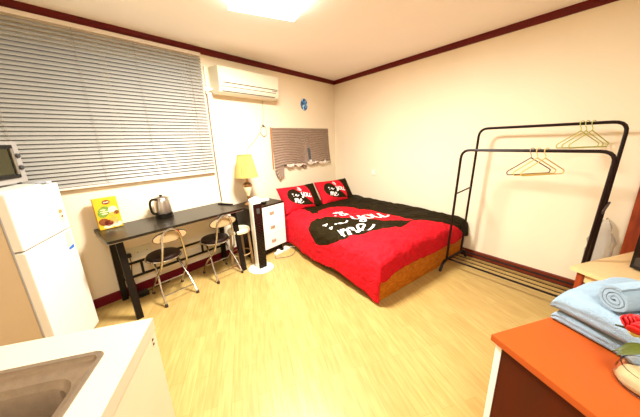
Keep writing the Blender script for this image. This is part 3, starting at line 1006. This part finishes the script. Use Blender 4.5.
A0, A1, B0_, B1_ = 0.50, 2.685, 0.015, 1.985
bm, vals = grid_cloth(180, 160, lambda f: A0 + (A1 - A0) * f, lambda f, g: B0_ + (B1_ - B0_ - 0.05 * math.sin(g * 7) ** 2) * f, duvet_pos, pattern)
dv = obj('duvet', bm, 'cloth', loc=C0, rotz=RZR, smooth=False, recalc=False)
dv.data.polygons.foreach_set('use_smooth', [True] * len(dv.data.polygons))
at = dv.data.attributes.new('pat', 'FLOAT', 'POINT')
at.data.foreach_set('value', vals)
md = dv.modifiers.new('thick', 'SOLIDIFY')
md.thickness = 0.012
md.offset = 0
tag(dv, 'red and black duvet printed with a large two-tone heart, spread on the bed', 'duvet')

# --- script lettering as draped ribbons
S_m = [[(0, 0.95), (0.12, 0.5), (0.1, 0)], [(0.1, 0.3), (0.3, 0.95), (0.5, 0.9), (0.47, 0)], [(0.48, 0.3), (0.7, 0.95), (0.92, 0.85), (0.9, 0.15), (1.1, 0.0)]]
S_e = [[(1.1, 0.0), (1.45, 0.4), (1.75, 0.75), (1.6, 1.05), (1.3, 0.8), (1.25, 0.25), (1.5, -0.02), (1.95, 0.15), (2.35, 0.6)]]
S_y = [[(0, 1), (0.02, 0.4), (0.25, 0.15), (0.5, 0.5), (0.6, 1)], [(0.6, 1), (0.58, 0), (0.38, -0.5), (0.12, -0.42), (0.3, -0.1), (0.8, 0.15)]]
S_o = [[(1.15, 0.98), (0.85, 0.7), (0.9, 0.15), (1.2, 0.0), (1.45, 0.4), (1.35, 0.85), (1.15, 0.98)]]
S_u = [[(1.65, 1), (1.6, 0.3), (1.8, 0.0), (2.1, 0.3), (2.25, 1)], [(2.25, 1), (2.2, 0.15), (2.45, 0.0), (2.7, 0.3)]]
S_and = [[(0.75, 0), (0.1, 0.75), (0.18, 1.05), (0.42, 0.98), (0.35, 0.7), (0.0, 0.35), (0.08, 0.0), (0.4, 0.0), (0.75, 0.45)]]
S_swash = [[(0, 0.2), (0.3, 0.6), (0.6, 0.5), (0.35, 0.25), (0.6, 0.05), (1.0, 0.2), (1.3, 0.55)]]
TX, TY = (0.30, -0.954), (-0.954, -0.30)


def ribbon(bm, strokes, org, h, wid, surf, sc=1.0):
    for st in strokes:
        P2 = smooth_path([(x, y, 0) for x, y in st], 7)
        L_, R2 = [], []
        n = len(P2)
        for i, q in enumerate(P2):
            a = P2[max(0, i - 1)]
            b = P2[min(n - 1, i + 1)]
            d = (b - a).normalized()
            nn = Vector((-d.y, d.x, 0)) * wid * (0.55 + 0.45 * abs(d.y))
            for lst, sg in ((L_, 1), (R2, -1)):
                x, y = q.x + sg * nn.x, q.y + sg * nn.y
                u = org[0] + h * (x * TX[0] + y * TY[0])
                v = org[1] + h * (x * TX[1] + y * TY[1])
                lst.append(bm.verts.new(surf(u, v)))
        for i in range(n - 1): bm.faces.new((L_[i], L_[i + 1], R2[i + 1], R2[i]))


def tiny_heart(bm, org, s_, surf):
    pts = [(0, 0.3), (0.3, 0.6), (0.6, 0.4), (0.5, 0), (0, -0.6), (-0.5, 0), (-0.6, 0.4), (-0.3, 0.6)]
    bm.faces.new([bm.verts.new(surf(org[0] + s_ * (x * TX[0] + y * TY[0]), org[1] + s_ * (x * TX[1] + y * TY[1]))) for x, y in pts])


def lettering(surf, parent):
    for nm, st, org, h, wd in (('word_me', S_m + S_e, (1.965, 1.55), 0.18, 0.085), ('word_you', S_y + S_o + S_u, (1.73, 1.13), 0.175, 0.095),
                               ('ampersand', S_and, (1.47, 1.14), 0.13, 0.10), ('swash', S_swash, (1.70, 1.42), 0.13, 0.10)):
        bm = bmesh.new()
        ribbon(bm, st, org, h, wd, surf)
        o = obj(nm, bm, 'print', parent, recalc=False)
    for org, s_ in (((1.60, 1.50), 0.055), ((1.69, 1.49), 0.035), ((1.34, 1.13), 0.06), ((1.42, 1.20), 0.03)):
        bm = bmesh.new()
        tiny_heart(bm, org, s_, surf)
        obj('little_heart', bm, 'print', parent, recalc=False)


lettering(lambda u, v: duvet_pos(u, v) + Vector((0, 0, 0.013)), dv)

# --- pillows
def pillow(label, sR, dR, zc, lean, yaw, seed):
    W_, H_, TH = 0.66, 0.42, 0.085
    hid = dict(hw=W_ / 2, hh=H_ / 2)

    def pos(x, y, side=1, off=0.0):
        a, b = abs(x / hid['hw']), abs(y / hid['hh'])
        a, b = min(a, 1), min(b, 1)
        puff = (max(0, 1 - a ** 2.6) * max(0, 1 - b ** 2.6)) ** 0.48
        th = TH * puff * (1 + 0.12 * noise.noise(Vector((x * 6, y * 6, seed)))) + 0.004
        th += 0.006 * noise.noise(Vector((x * 14, y * 14, seed + 3))) * puff
        xx = x * (1 - 0.06 * (1 - a) * 0 - 0.05 * (b ** 2) * 0) * (1 - 0.07 * (1 - b ** 2) * a)
        yy = y * (1 - 0.10 * (1 - a ** 2) * b)
        return Vector((xx, -side * (th + off), yy))     # local: x right, -y towards the viewer, z up

    bm = bmesh.new()
    nx, ny = 60, 44
    vals = []
    G = {}
    uc, vc, sc = 1.72, 1.06, 0.36

    def uvp(x, y): return (uc - (y) / sc, vc - (x) / sc)
    for side in (1, -1):
        for i in range(nx + 1):
            for j in range(ny + 1):
                x = -W_ / 2 + W_ * i / nx
                y = -H_ / 2 + H_ * j / ny
                edge = i in (0, nx) or j in (0, ny)
                if edge and side == -1:
                    G[(side, i, j)] = G[(1, i, j)]
                    continue
                P = pos(x, y, side)
                if edge: P.y = 0
                G[(side, i, j)] = bm.verts.new(P)
                vals.append(pattern(*uvp(x, y)))
        for i in range(nx):
            for j in range(ny):
                q = (G[(side, i, j)], G[(side, i + 1, j)], G[(side, i + 1, j + 1)], G[(side, i, j + 1)])
                bm.faces.new(q if side == 1 else q[::-1])
    loc = C0 - uR * sR + nR * dR + Vector((0, 0, zc))
    o = obj('pillow', bm, 'cloth', recalc=False)
    o.data.polygons.foreach_set('use_smooth', [True] * len(o.data.polygons))
    at_ = o.data.attributes.new('pat', 'FLOAT', 'POINT')
    at_.data.foreach_set('value', [v_ * 0.3 for v_ in vals])
    # face towards the foot of the bed: local -y -> away from headboard
    xdir = -nR
    rz = math.atan2(xdir.y, xdir.x) + yaw
    o.matrix_world = Matrix.Translation(loc) @ Matrix.Rotation(rz, 4, 'Z') @ Matrix.Rotation(-lean, 4, 'X')
    tag(o, label, 'pillow', 'matching heart pillows at the head of the bed')
    lettering(lambda u, v: pos((vc - v) * sc, (uc - u) * sc, 1, 0.0035), o)
    return o


pillow('heart-print pillow nearer the white drawers, left of the two', 0.67, 1.245, 0.635, math.radians(36), 0.02, 1.0)
pillow('heart-print pillow nearer the right wall corner, right of the two', 0.65, 0.565, 0.635, math.radians(36), -0.03, 5.0)

# ------------------------------------------------------------------ clothes rack (local x away from the corner, y into the wall)
t = thing('clothes_rack', 'dark double-rail metal clothes rack standing at the right wall', 'clothes rack', C0, RZR)
TR = 0.0125
fr = arc_path([(2.545, -0.53, 0.13), (2.595, -0.56, 1.312), (3.60, -0.56, 1.312), (3.565, -0.53, 0.13)], 0.08)
obj('front_rail_frame', Tb(fr, TR), 'rack', t, smooth=True)
bk = arc_path([(2.545, -0.20, 0.13), (2.585, -0.20, 1.51), (3.59, -0.20, 1.51), (3.565, -0.20, 0.13)], 0.08)
obj('back_rail_frame', Tb(bk, TR), 'rack', t, smooth=True)
for x in (2.545, 3.57):
    obj('side_base', Tb(arc_path([(x, -0.655, 0.012), (x, -0.60, 0.115), (x, -0.12, 0.115), (x, -0.065, 0.012)], 0.05), TR * 1.15), 'rack', t, smooth=True)
    obj('side_rung', Tb([(x + 0.03, -0.548, 0.87), (x + 0.03, -0.20, 0.90)], 0.008), 'rack', t)
for i, y in enumerate((-0.50, -0.42, -0.34, -0.26, -0.17)):
    obj('shelf_rod', Tb([(2.545, y, 0.115), (3.57, y, 0.115)], 0.0045 if 0 < i < 4 else 0.010), 'rack', t)


def hanger_bm(hw_, hook_r=0.022, drop=0.14):
    bm = bmesh.new()
    body = arc_path([(0, 0, -0.055), (-hw_, 0, -0.055 - drop * 0.75), (-hw_ + 0.01, 0, -0.06 - drop * 0.9), (hw_ - 0.01, 0, -0.06 - drop * 0.9), (hw_, 0, -0.055 - drop * 0.75), (0, 0, -0.055)], 0.012, 3)
    tube(bm, body, 0.0042, n=6)
    return bm


def hanger(label, s_, d_, z_, ph, m_, group, hookm=None):
    """hangs from a bar whose top is z_; ph turns it about the hook"""
    t = thing('clothes_hanger', label, 'hanger', PR(s_, d_, z_), RZR + math.radians(ph), group)
    o = obj('hanger_body', hanger_bm(0.20), m_, t)
    hk = [(0.019 * math.cos(a), 0, 0.003 + 0.019 * math.sin(a)) for a in [math.radians(-20 + 20 * k_) for k_ in range(12)]]
    hk = hk[:]  # over the bar
    pts = [(hk[0][0], 0, hk[0][2] - 0.006)] + hk + [(-0.012, 0, -0.02), (0, 0, -0.035), (0, 0, -0.06)]
    obj('hook', Tb(smooth_path(pts, 2), 0.003, n=6), hookm or m_, t)
    return t


G_ = 'wire hangers on the rack'
hb = 1.312
hanger('dark brown wire hanger, leftmost on the front rail', 3.145, 0.56, hb, 60, 'hdark', G_, 'metalwire')
hanger('yellow wire hanger in the middle of the front rail', 3.185, 0.56, hb, 62, 'hyellow', G_)
hanger('yellow wire hanger, rightmost on the front rail', 3.235, 0.56, hb, 62, 'hyellow', G_)
hb = 1.51
hanger('lime green wire hanger, left on the back rail', 3.345, 0.2, hb, 60, 'hgreen', G_)
hanger('lime green wire hanger, middle of the three on the back rail', 3.375, 0.2, hb, 62, 'hgreen', G_)
hanger('lime green wire hanger, right on the back rail', 3.41, 0.2, hb, 64, 'hgreen', G_)

# ------------------------------------------------------------------ cream table with a screen
t = thing('side_table', 'cream birch table with reddish leg between rack and towels', 'table', PK(0, 0, 0), RZK)
ta0, ta1, tb0, tb1, tz = 2.205, 2.93, 0.42, 1.127, 0.50
# trim the far corner so it clears the slanting wall
bm = prism(bmesh.new(), [(ta0, tb0), (ta1, tb0), (ta1, tb1), (ta0, tb1)], lambda q, tt: (q[0], q[1], tz - 0.028 if tt == 0 else tz))
obj('tabletop', bm, 'creamwood', t)
for x in (ta0 + 0.03, ta1 - 0.07):
    for y in (tb0 + 0.03, tb1 - 0.07):
        obj('leg', B(x, x + 0.04, y, y + 0.04, 0, tz - 0.029), 'redwood', t)
bm = bmesh.new()
bx(bm, ta0 + 0.071, ta1 - 0.071, tb1 - 0.06, tb1 - 0.04, tz - 0.10, tz - 0.029)
bx(bm, ta0 + 0.04, ta0 + 0.06, tb0 + 0.071, tb1 - 0.071, tz - 0.10, tz - 0.029)
obj('apron', bm, 'creamwood', t)
t = thing('television', 'black flat television standing at the right edge of the cream table', 'television', PK(2.505, 0.70, tz + 0.0005), RZK + math.radians(-8))
obj('casing', B(-0.02, 0.025, -0.27, 0.27, 0.012, 0.345, bev=0.004), 'black', t)
obj('screen', B(-0.0225, -0.0205, -0.25, 0.25, 0.035, 0.325), 'screen', t)
obj('stand', B(-0.06, 0.08, -0.10, 0.10, 0.0, 0.011, bev=0.002), 'black', t)

# crumpled bag hanging behind the table
bm = bmesh.new()
rings = []
for k_ in range(10):
    f = k_ / 9
    rad = 0.02 + 0.075 * math.sin(min(1, f * 1.25) * PI * 0.55) * (1 - 0.2 * f)
    rings.append([(rad * (1 + 0.35 * noise.noise(Vector((math.cos(a) * 2, math.sin(a) * 2, f * 6)))) * math.cos(a),
                   0.55 * rad * (1 + 0.35 * noise.noise(Vector((math.cos(a) * 2, math.sin(a) * 2 + 4, f * 6)))) * math.sin(a), 0.12 - 0.42 * f) for a in [2 * PI * i / 18 for i in range(18)]])
loft(bm, rings, False, True)
bag = thing('plastic_bag', 'crumpled clear plastic bag hanging on the wall behind the cream table', 'bag', PR(3.60, 0.055, 0.60), RZR)
o = obj('bag_film', bm, 'plasticbag', bag, smooth=True)
obj('bag_hook', Tb([(0, 0.052, 0.13), (0, 0.0, 0.13), (0, -0.006, 0.14)], 0.004), 'chrome', bag)

# ------------------------------------------------------------------ orange-topped chest (K frame)
t = thing('chest', 'brown wooden chest with orange-red top in the right foreground', 'chest', PK(0, 0, 0), RZK)
ca0, ca1, cb0, cb1, cz = 0.733, 1.50, -0.55, 0.536, 0.80
obj('top', B(ca0, ca1, cb0, cb1, cz - 0.024, cz, bev=0.0025), 'orange', t)
obj('side_panel', B(ca0 + 0.012, ca0 + 0.032, cb0 + 0.01, cb1 - 0.035, 0.0, cz - 0.0245), 'darkwood', t)
obj('side_panel', B(ca1 - 0.03, ca1 - 0.01, cb0 + 0.01, cb1 - 0.035, 0.0, cz - 0.0245), 'darkwood', t)
obj('back_panel', B(ca0 + 0.033, ca1 - 0.031, cb0 + 0.01, cb0 + 0.02, 0.02, cz - 0.0245), 'darkwood', t)
for i in range(4):
    z0 = 0.03 + i * 0.186
    d_ = obj('drawer', B(ca0 + 0.010, ca1 - 0.010, cb1 - 0.034, cb1 - 0.014, z0, z0 + 0.183), 'drawer', t)
    obj('knob', Tb([((ca0 + ca1) / 2, cb1 - 0.0139, z0 + 0.09), ((ca0 + ca1) / 2, cb1 + 0.008, z0 + 0.09)], 0.012), 'chrome', d_)


# ------------------------------------------------------------------ towels
def folded_towel(label, a0, a1, b0, b1, z0, th, seed, droop):
    """two stacked rounded layers, fold towards -a"""
    bm = bmesh.new()
    prof = []
    h = th / 2
    for k_ in range(17):
        a = -PI / 2 - PI * k_ / 16
        prof.append((a0 + h + h * math.cos(a) * 0.9 + 0.004 * math.exp(-((k_ - 8) / 1.2) ** 2), z0 + h + h * math.sin(a)))
    nx = 14
    for k_ in range(1, nx + 1): prof.append((a0 + h / 2 + (a1 - a0 - h) * k_ / nx, z0 + th))
    for lay in (1, 0):
        for k_ in range(1, 8):
            a = PI / 2 - PI * k_ / 8
            prof.append((a1 - h / 2 + h / 2 * math.cos(a), z0 + h * lay + h / 2 + h / 2 * math.sin(a)))
    for k_ in range(nx, 0, -1): prof.append((a0 + h / 2 + (a1 - a0 - h) * k_ / nx, z0))
    rings = []
    nb = 30
    for j in range(nb + 1):
        f = j / nb
        endr = math.sqrt(max(0, 1 - (abs(2 * f - 1)) ** 10))
        ring = []
        for (a, z) in prof:
            b = b0 + (b1 - b0) * f
            nn = noise.noise(Vector((a * 14, b * 14, z * 14 + seed)))
            zz = z0 + (z - z0) * (0.55 + 0.45 * endr) + (0.006 * nn + droop * math.sin(PI * (a - a0) / (a1 - a0)) * f) * ((z - z0) / th)
            ring.append((a + 0.006 * noise.noise(Vector((b * 10, z * 20, seed))) - 0.012 * f, b + 0.005 * nn, max(zz, z0)))
        rings.append(ring)
    loft(bm, rings)
    for v_ in bm.verts:
        v_.co += Vector((noise.noise(v_.co * 120), noise.noise(v_.co * 120 + Vector((5, 5, 5))), 0)) * 0.0012
    return tag(obj('folded_towel', bm, 'towel', rotz=RZK, smooth=True), label, 'towel', 'pale blue towels on the chest')


folded_towel('folded pale blue towel, bottom one lying on the orange chest top', 1.0, 1.36, 0.18, 0.528, 0.8005, 0.045, 2.0, 0.0)
folded_towel('folded pale blue towel, upper one resting on another folded towel', 0.985, 1.35, 0.185, 0.53, 0.8485, 0.068, 6.0, 0.018)


def rolled_towel(label, a0, a1, b, zc, rad, seed, rz):
    bm = bmesh.new()
    turns, n = 3.3, 90
    spiral_o, spiral_i = [], []
    for k_ in range(n + 1):
        f = k_ / n
        th_ = f * turns * 2 * PI
        rr_ = 0.008 + (rad - 0.008) * f
        w_ = (rad - 0.008) / turns * 0.80
        spiral_o.append((rr_, th_))
        spiral_i.append((max(rr_ - w_, 0.001), th_))
    ring2 = [(r_ * math.cos(t_), r_ * math.sin(t_)) for r_, t_ in spiral_o] + [(r_ * math.cos(t_), r_ * math.sin(t_)) for r_, t_ in spiral_i[::-1]]
    m_ = 16
    L_ = a1 - a0
    R_ = []
    for j in range(m_ + 1):
        f = j / m_
        s_ = 1 - 0.06 * (abs(2 * f - 1) ** 6)
        R_.append([bm.verts.new((-L_ / 2 + L_ * f, y * s_ + 0.002 * noise.noise(Vector((f * 8, y * 60, z * 60 + seed))), z * s_ * 0.95 + 0.002 * noise.noise(Vector((f * 8 + 3, y * 60, z * 60))))) for y, z in ring2])
    N_ = len(ring2)
    for j in range(m_):
        for i in range(N_):
            bm.faces.new((R_[j][i], R_[j][(i + 1) % N_], R_[j + 1][(i + 1) % N_], R_[j + 1][i]))
    for ring in (R_[0], R_[-1]):
        for i in range(n):
            bm.faces.new((ring[i], ring[i + 1], ring[N_ - 2 - i], ring[N_ - 1 - i]))
    o = obj('rolled_towel', bm, 'towel', smooth=True)
    o.matrix_world = Matrix.Translation(PK((a0 + a1) / 2, b, zc)) @ Matrix.Rotation(RZK + rz, 4, 'Z') @ Matrix.Rotation(-0.06, 4, 'Y')
    return tag(o, label, 'towel', 'pale blue towels on the chest')


rolled_towel('rolled pale blue towel on the folded towels, spiral end facing the room', 0.995, 1.275, 0.363, 0.977, 0.046, 1.0, -0.22)
rolled_towel('rolled pale blue towel nearest the red rose, at the photo\'s right edge', 1.035, 1.30, 0.255, 0.974, 0.046, 4.0, -0.22)

# ------------------------------------------------------------------ glass dish with rose
t = thing('glass_bowl', 'low clear glass bowl with amber filling on the orange chest top', 'bowl', PK(0.938, 0.264, 0.8005), RZK)
bm = bmesh.new()
outer = [(0.045, 0), (0.060, 0.003), (0.066, 0.012), (0.064, 0.032), (0.058, 0.052)]
inner = [(0.0555, 0.052), (0.061, 0.032), (0.062, 0.013), (0.056, 0.007), (0.001, 0.006)]
lathe(bm, outer + inner, n=32)
obj('glass', bm, 'glass', t, smooth=True)
obj('filling', lathe(bmesh.new(), [(0.001, 0.0065), (0.053, 0.0075), (0.059, 0.014), (0.059, 0.020), (0.001, 0.020)], n=28, cap0=False, cap1=False), 'amber', t, smooth=True)
t = thing('rose', 'artificial red rose with green leaves standing in the glass bowl', 'flower', PK(0.938, 0.264, 0.8215), RZK)
obj('stem', Tb(smooth_path([(0.0, 0, 0), (-0.01, 0.0, 0.05), (-0.03, 0.015, 0.10), (-0.042, 0.03, 0.135)], 5), 0.003, n=6), 'stem', t)
hc = Vector((-0.045, 0.036, 0.152))
bm = bmesh.new()
for lay, (cnt, rr_, hh, open_) in enumerate(((3, 0.010, 0.022, 0.0), (4, 0.016, 0.022, 0.12), (5, 0.021, 0.020, 0.25), (6, 0.025, 0.016, 0.5))):
    for i in range(cnt):
        a0 = 2 * PI * (i + lay * 0.4) / cnt
        wid = 2 * PI / cnt * 0.72
        g = []
        for j in range(6):
            f = j / 5
            row = []
            for k_ in range(7):
                g_ = -1 + 2 * k_ / 6
                a = a0 + g_ * wid * (0.6 + 0.4 * math.sin(PI * min(f + 0.25, 1)))
                rad = rr_ * (0.25 + 0.75 * math.sin(min(1, f * 1.3) * PI / 2)) + open_ * 0.012 * f * f
                z = -0.018 + (hh * 2) * f * (1 - 0.15 * g_ * g_)
                row.append(bm.verts.new(hc + Vector((rad * math.cos(a), rad * math.sin(a), z))))
            g.append(row)
        for j in range(5):
            for k_ in range(6): bm.faces.new((g[j][k_], g[j][k_ + 1], g[j + 1][k_ + 1], g[j + 1][k_]))
o = obj('blossom', bm, 'rose', t, smooth=True, recalc=False)
md = o.modifiers.new('thick', 'SOLIDIFY')
md.thickness = 0.0015
obj('calyx', lathe(bmesh.new(), [(0.003, 0.125), (0.009, 0.130), (0.014, 0.136), (0.012, 0.141)], hc.x, hc.y, 12), 'stem', t, smooth=True)


def leaf(base, direction, ln, wd_, lift):
    bm = bmesh.new()
    d = Vector(direction).normalized()
    s_ = Vector((-d.y, d.x, 0))
    rows_ = []
    for j in range(8):
        f = j / 7
        c = Vector(base) + d * ln * f + Vector((0, 0, lift * f - 0.3 * ln * f * f))
        w_ = wd_ * math.sin(PI * (0.04 + 0.96 * f) ** 0.8) * 0.5
        rows_.append([bm.verts.new(c + s_ * w_ * k_ + Vector((0, 0, abs(k_) * 0.004))) for k_ in (-1, -0.5, 0, 0.5, 1)])
    for j in range(7):
        for k_ in range(4): bm.faces.new((rows_[j][k_], rows_[j][k_ + 1], rows_[j + 1][k_ + 1], rows_[j + 1][k_]))
    o = obj('leaf', bm, 'leaf', t, smooth=True, recalc=False)
    m_ = o.modifiers.new('thick', 'SOLIDIFY')
    m_.thickness = 0.001


leaf((-0.032, 0.016, 0.105), (-1, 0.4, 0), 0.06, 0.035, -0.012)
leaf((-0.028, 0.012, 0.095), (-0.5, 0.9, 0), 0.055, 0.035, -0.02)
leaf((-0.036, 0.024, 0.125), (-0.6, 0.9, 0), 0.05, 0.012, 0.03)
leaf((-0.028, 0.005, 0.095), (0.8, 0.3, 0), 0.05, 0.03, 0.0)

# slipper near chest
t = thing('slipper', 'pinkish slipper tip on the floor beside the chest', 'slipper', PK(0.665, 0.555, 0), RZK + 0.3)

# ------------------------------------------------------------------ fridge (local x along its front away from camera, y = front normal outwards is -y)
Pn = Vector((-1.710, 1.364, 0))
wdir = Vector((-0.3365, 0.9417, 0))
ndir = Vector((0.9417, 0.3365, 0))
RZF = math.atan2(wdir.y, wdir.x)     # x -> wdir ; y -> (-wdir.y, wdir.x) = -ndir
t = thing('refrigerator', 'white two-door refrigerator at the left wall with a microwave on top', 'refrigerator', Pn, RZF)
FW, FD, FH = 0.487, 0.50, 1.225
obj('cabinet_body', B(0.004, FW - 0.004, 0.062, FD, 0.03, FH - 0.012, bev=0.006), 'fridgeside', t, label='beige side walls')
fd1 = obj('freezer_door', B(0, FW, 0, 0.05, 0.885, FH - 0.004, bev=0.009), 'fridge', t)
fd2 = obj('fridge_door', B(0, FW, 0, 0.05, 0.05, 0.877, bev=0.009), 'fridge', t)
obj('top_cap', B(0.002, FW - 0.002, 0.055, FD - 0.01, FH - 0.0115, FH, bev=0.003), 'fridge', t)
obj('door_gasket', B(0.012, FW - 0.012, 0.0505, 0.0615, 0.06, FH - 0.02), 'greyprint', t)
obj('hinge_cap', B(FW - 0.07, FW - 0.02, 0.02, 0.09, FH + 0.0005, FH + 0.012, bev=0.003), 'greyprint', t)
for x in (0.05, FW - 0.05):
    for y in (0.1, FD - 0.06):
        obj('foot', lathe(bmesh.new(), [(0.018, 0), (0.018, 0.03)], x, y, 12), 'black', t)
s1 = obj('energy_label', plate_poly(rr(0.418, 1.0, 0.05, 0.09, 0.02, 0)[0:0] or [(0.393, 0.945), (0.443, 0.945), (0.443, 1.03), (0.43, 1.045), (0.406, 1.045), (0.393, 1.03)], -0.0012, -0.0002), 'creamprint', fd1)
obj('orange_arc', plate_poly(ell(0.418, 1.022, 0.02, 0.014), -0.0022, -0.0013), 'orangeprint', s1)
obj('dark_mark', plate_poly(ell(0.424, 0.985, 0.012, 0.008), -0.0022, -0.0013), 'maroon', s1)
s2 = obj('info_sticker', plate_poly([(0.39, 0.735), (0.455, 0.735), (0.455, 0.865), (0.39, 0.865)], -0.0012, -0.0002), 'creamprint', fd2)
bm = bmesh.new()
for k_ in range(6): bx(bm, 0.398, 0.447 - 0.01 * (k_ % 2), -0.002, -0.0013, 0.775 + k_ * 0.013, 0.780 + k_ * 0.013)
obj('printed_lines', bm, 'greyprint', s2)
obj('blue_band', plate_poly([(0.39, 0.735), (0.455, 0.735), (0.455, 0.762), (0.39, 0.752)], -0.002, -0.0013), 'blueprint', s2)
obj('door_dot', plate_poly(ell(0.03, 1.19, 0.008, 0.008), -0.001, -0.0001), 'greyprint', fd1)
obj('dark_door_dot', plate_poly(ell(0.435, 1.19, 0.010, 0.010), -0.001, -0.0001), 'greyprint', fd1)

# microwave
MW0 = Pn + wdir * 0.117 - ndir * 0.19
t = thing('microwave', 'silver microwave with black door on top of the refrigerator', 'microwave', MW0 + Vector((0, 0, FH + 0.0005)), RZF)
for x in (0.04, 0.40):
    for y in (0.03, 0.24): obj('foot', lathe(bmesh.new(), [(0.012, 0), (0.012, 0.012)], x, y, 10), 'black', t)
obj('casing', B(0, 0.44, 0.012, 0.29, 0.0125, 0.285, bev=0.004), 'silver', t)
obj('front_frame', B(0, 0.44, 0, 0.0115, 0.0125, 0.285, bev=0.003), 'silver', t)
dr_ = obj('door', B(0.012, 0.372, -0.012, -0.0005, 0.045, 0.262, bev=0.003), 'black', t)
obj('door_window', B(0.045, 0.315, -0.0145, -0.0125, 0.075, 0.235), 'ovenglass', dr_)
obj('door_handle', B(0.322, 0.338, -0.030, -0.0125, 0.07, 0.24, bev=0.004), 'steel', dr_)
for z in (0.19, 0.11):
    kb = obj('knob', lathe(bmesh.new(), [(0.016, 0), (0.015, 0.012), (0.010, 0.014)], n=16), 'darkgap', t)
    kb.location = (0.405, -0.0005, z)
    kb.rotation_euler = (PI / 2, 0, 0)

# ------------------------------------------------------------------ kitchen counter and sink (K frame)
ka0, ka1, kb0, kb1, kz = -1.28, -0.384, -0.62, 0.927, 0.85
sa0, sa1, sb0, sb1 = -1.05, -0.470, 0.28, 0.806
t = thing('kitchen_counter', 'white kitchen counter with cream side panel in the left foreground', 'counter', PK(0, 0, 0), RZK)
bm = bmesh.new()
m_ = 0.012
bx(bm, ka0, sa0 + m_, kb0, kb1, kz - 0.045, kz)
bx(bm, sa1 - m_, ka1, kb0, kb1, kz - 0.045, kz)
bx(bm, sa0 + m_, sa1 - m_, kb0, sb0 + m_, kz - 0.045, kz)
bx(bm, sa0 + m_, sa1 - m_, sb1 - m_, kb1, kz - 0.045, kz)
obj('countertop', bm, 'counter', t)
obj('side_panel', B(ka1 - 0.022, ka1 - 0.002, kb0 + 0.01, kb1 - 0.004, 0.0, kz - 0.0455), 'cabinet', t)
obj('end_panel', B(ka0 + 0.02, ka1 - 0.0225, kb1 - 0.024, kb1 - 0.004, 0.0, kz - 0.0455), 'cabinet', t)
obj('back_panel', B(ka0 + 0.0, ka0 + 0.019, kb0 + 0.01, kb1 - 0.03, 0.0, kz - 0.0455), 'cabinet', t)
obj('front_panel', B(ka0 + 0.02, ka1 - 0.036, kb0 + 0.01, kb0 + 0.03, 0.0, kz - 0.0455), 'cabinet', t)
for z in (0.786, 0.768):
    sc_ = obj('screw_cap', lathe(bmesh.new(), [(0.005, 0), (0.005, 0.002)], n=10), 'darkgap', t)
    sc_.location = (ka1 - 0.0019, kb1 - 0.036, z)
    sc_.rotation_euler = (0, PI / 2, 0)
scx, scy, sw_, sh_ = (sa0 + sa1) / 2, (sb0 + sb1) / 2, sa1 - sa0, sb1 - sb0
bm = bmesh.new()
loft(bm, [rr(scx, scy, sw_, sh_, 0.03, kz + 0.0006), rr(scx, scy, sw_ - 0.003, sh_ - 0.003, 0.03, kz + 0.0025), rr(scx, scy, sw_ - 0.028, sh_ - 0.028, 0.025, kz + 0.001),
          rr(scx, scy, sw_ - 0.034, sh_ - 0.034, 0.025, kz - 0.010), rr(scx, scy, sw_ - 0.042, sh_ - 0.042, 0.035, kz - 0.014), rr(scx, scy, sw_ - 0.10, sh_ - 0.10, 0.06, kz - 0.028), rr(scx, scy, sw_ - 0.115, sh_ - 0.115, 0.06, kz - 0.0455), rr(scx, scy, sw_ - 0.122, sh_ - 0.122, 0.06, kz - 0.05),
          rr(scx, scy, sw_ - 0.14, sh_ - 0.14, 0.05, kz - 0.19), rr(scx, scy, sw_ - 0.20, sh_ - 0.20, 0.06, kz - 0.205)], False, True)
sk = obj('sink', bm, 'sink', loc=(0, 0, 0), rotz=RZK, smooth=True, recalc=False)
for pg in sk.data.polygons: pass
md = sk.modifiers.new('thick', 'SOLIDIFY')
md.thickness = 0.001
tag(sk, 'stainless steel sink basin set into the white counter', 'sink')
obj('drain', lathe(bmesh.new(), [(0.045, kz - 0.204), (0.045, kz - 0.201), (0.03, kz - 0.2015), (0.001, kz - 0.203)], scx, scy, 24, False, False), 'chrome', sk, smooth=True)

# slipper geometry
sl = [o for o in COL.objects if o.name.startswith('slipper')][0]
bm = bmesh.new()
rings = []
for k_ in range(11):
    f = k_ / 10
    x = -0.12 + 0.24 * f
    w_ = 0.042 * (math.sin(PI * min(1, max(0.02, f))) ** 0.4)
    rings.append([(x, y * w_, z) for y, z in ((-1, 0.0), (1, 0.0), (1, 0.016), (-1, 0.016))])
loft(bm, rings)
obj('sole', bm, 'skin', sl)
bm = bmesh.new()
G2 = []
for k_ in range(7):
    f = k_ / 6
    x = -0.005 + 0.11 * f
    row = []
    for j in range(9):
        a = PI * j / 8
        row.append(bm.verts.new((x, 0.042 * math.cos(a) * (1 - 0.45 * f * f), 0.017 + (0.045 * (1 - f) + 0.006) * math.sin(a))))
    G2.append(row)
for k_ in range(6):
    for j in range(8): bm.faces.new((G2[k_][j], G2[k_][j + 1], G2[k_ + 1][j + 1], G2[k_ + 1][j]))
o = obj('strap', bm, 'skin', sl, smooth=True)
md = o.modifiers.new('thick', 'SOLIDIFY')
md.thickness = 0.003
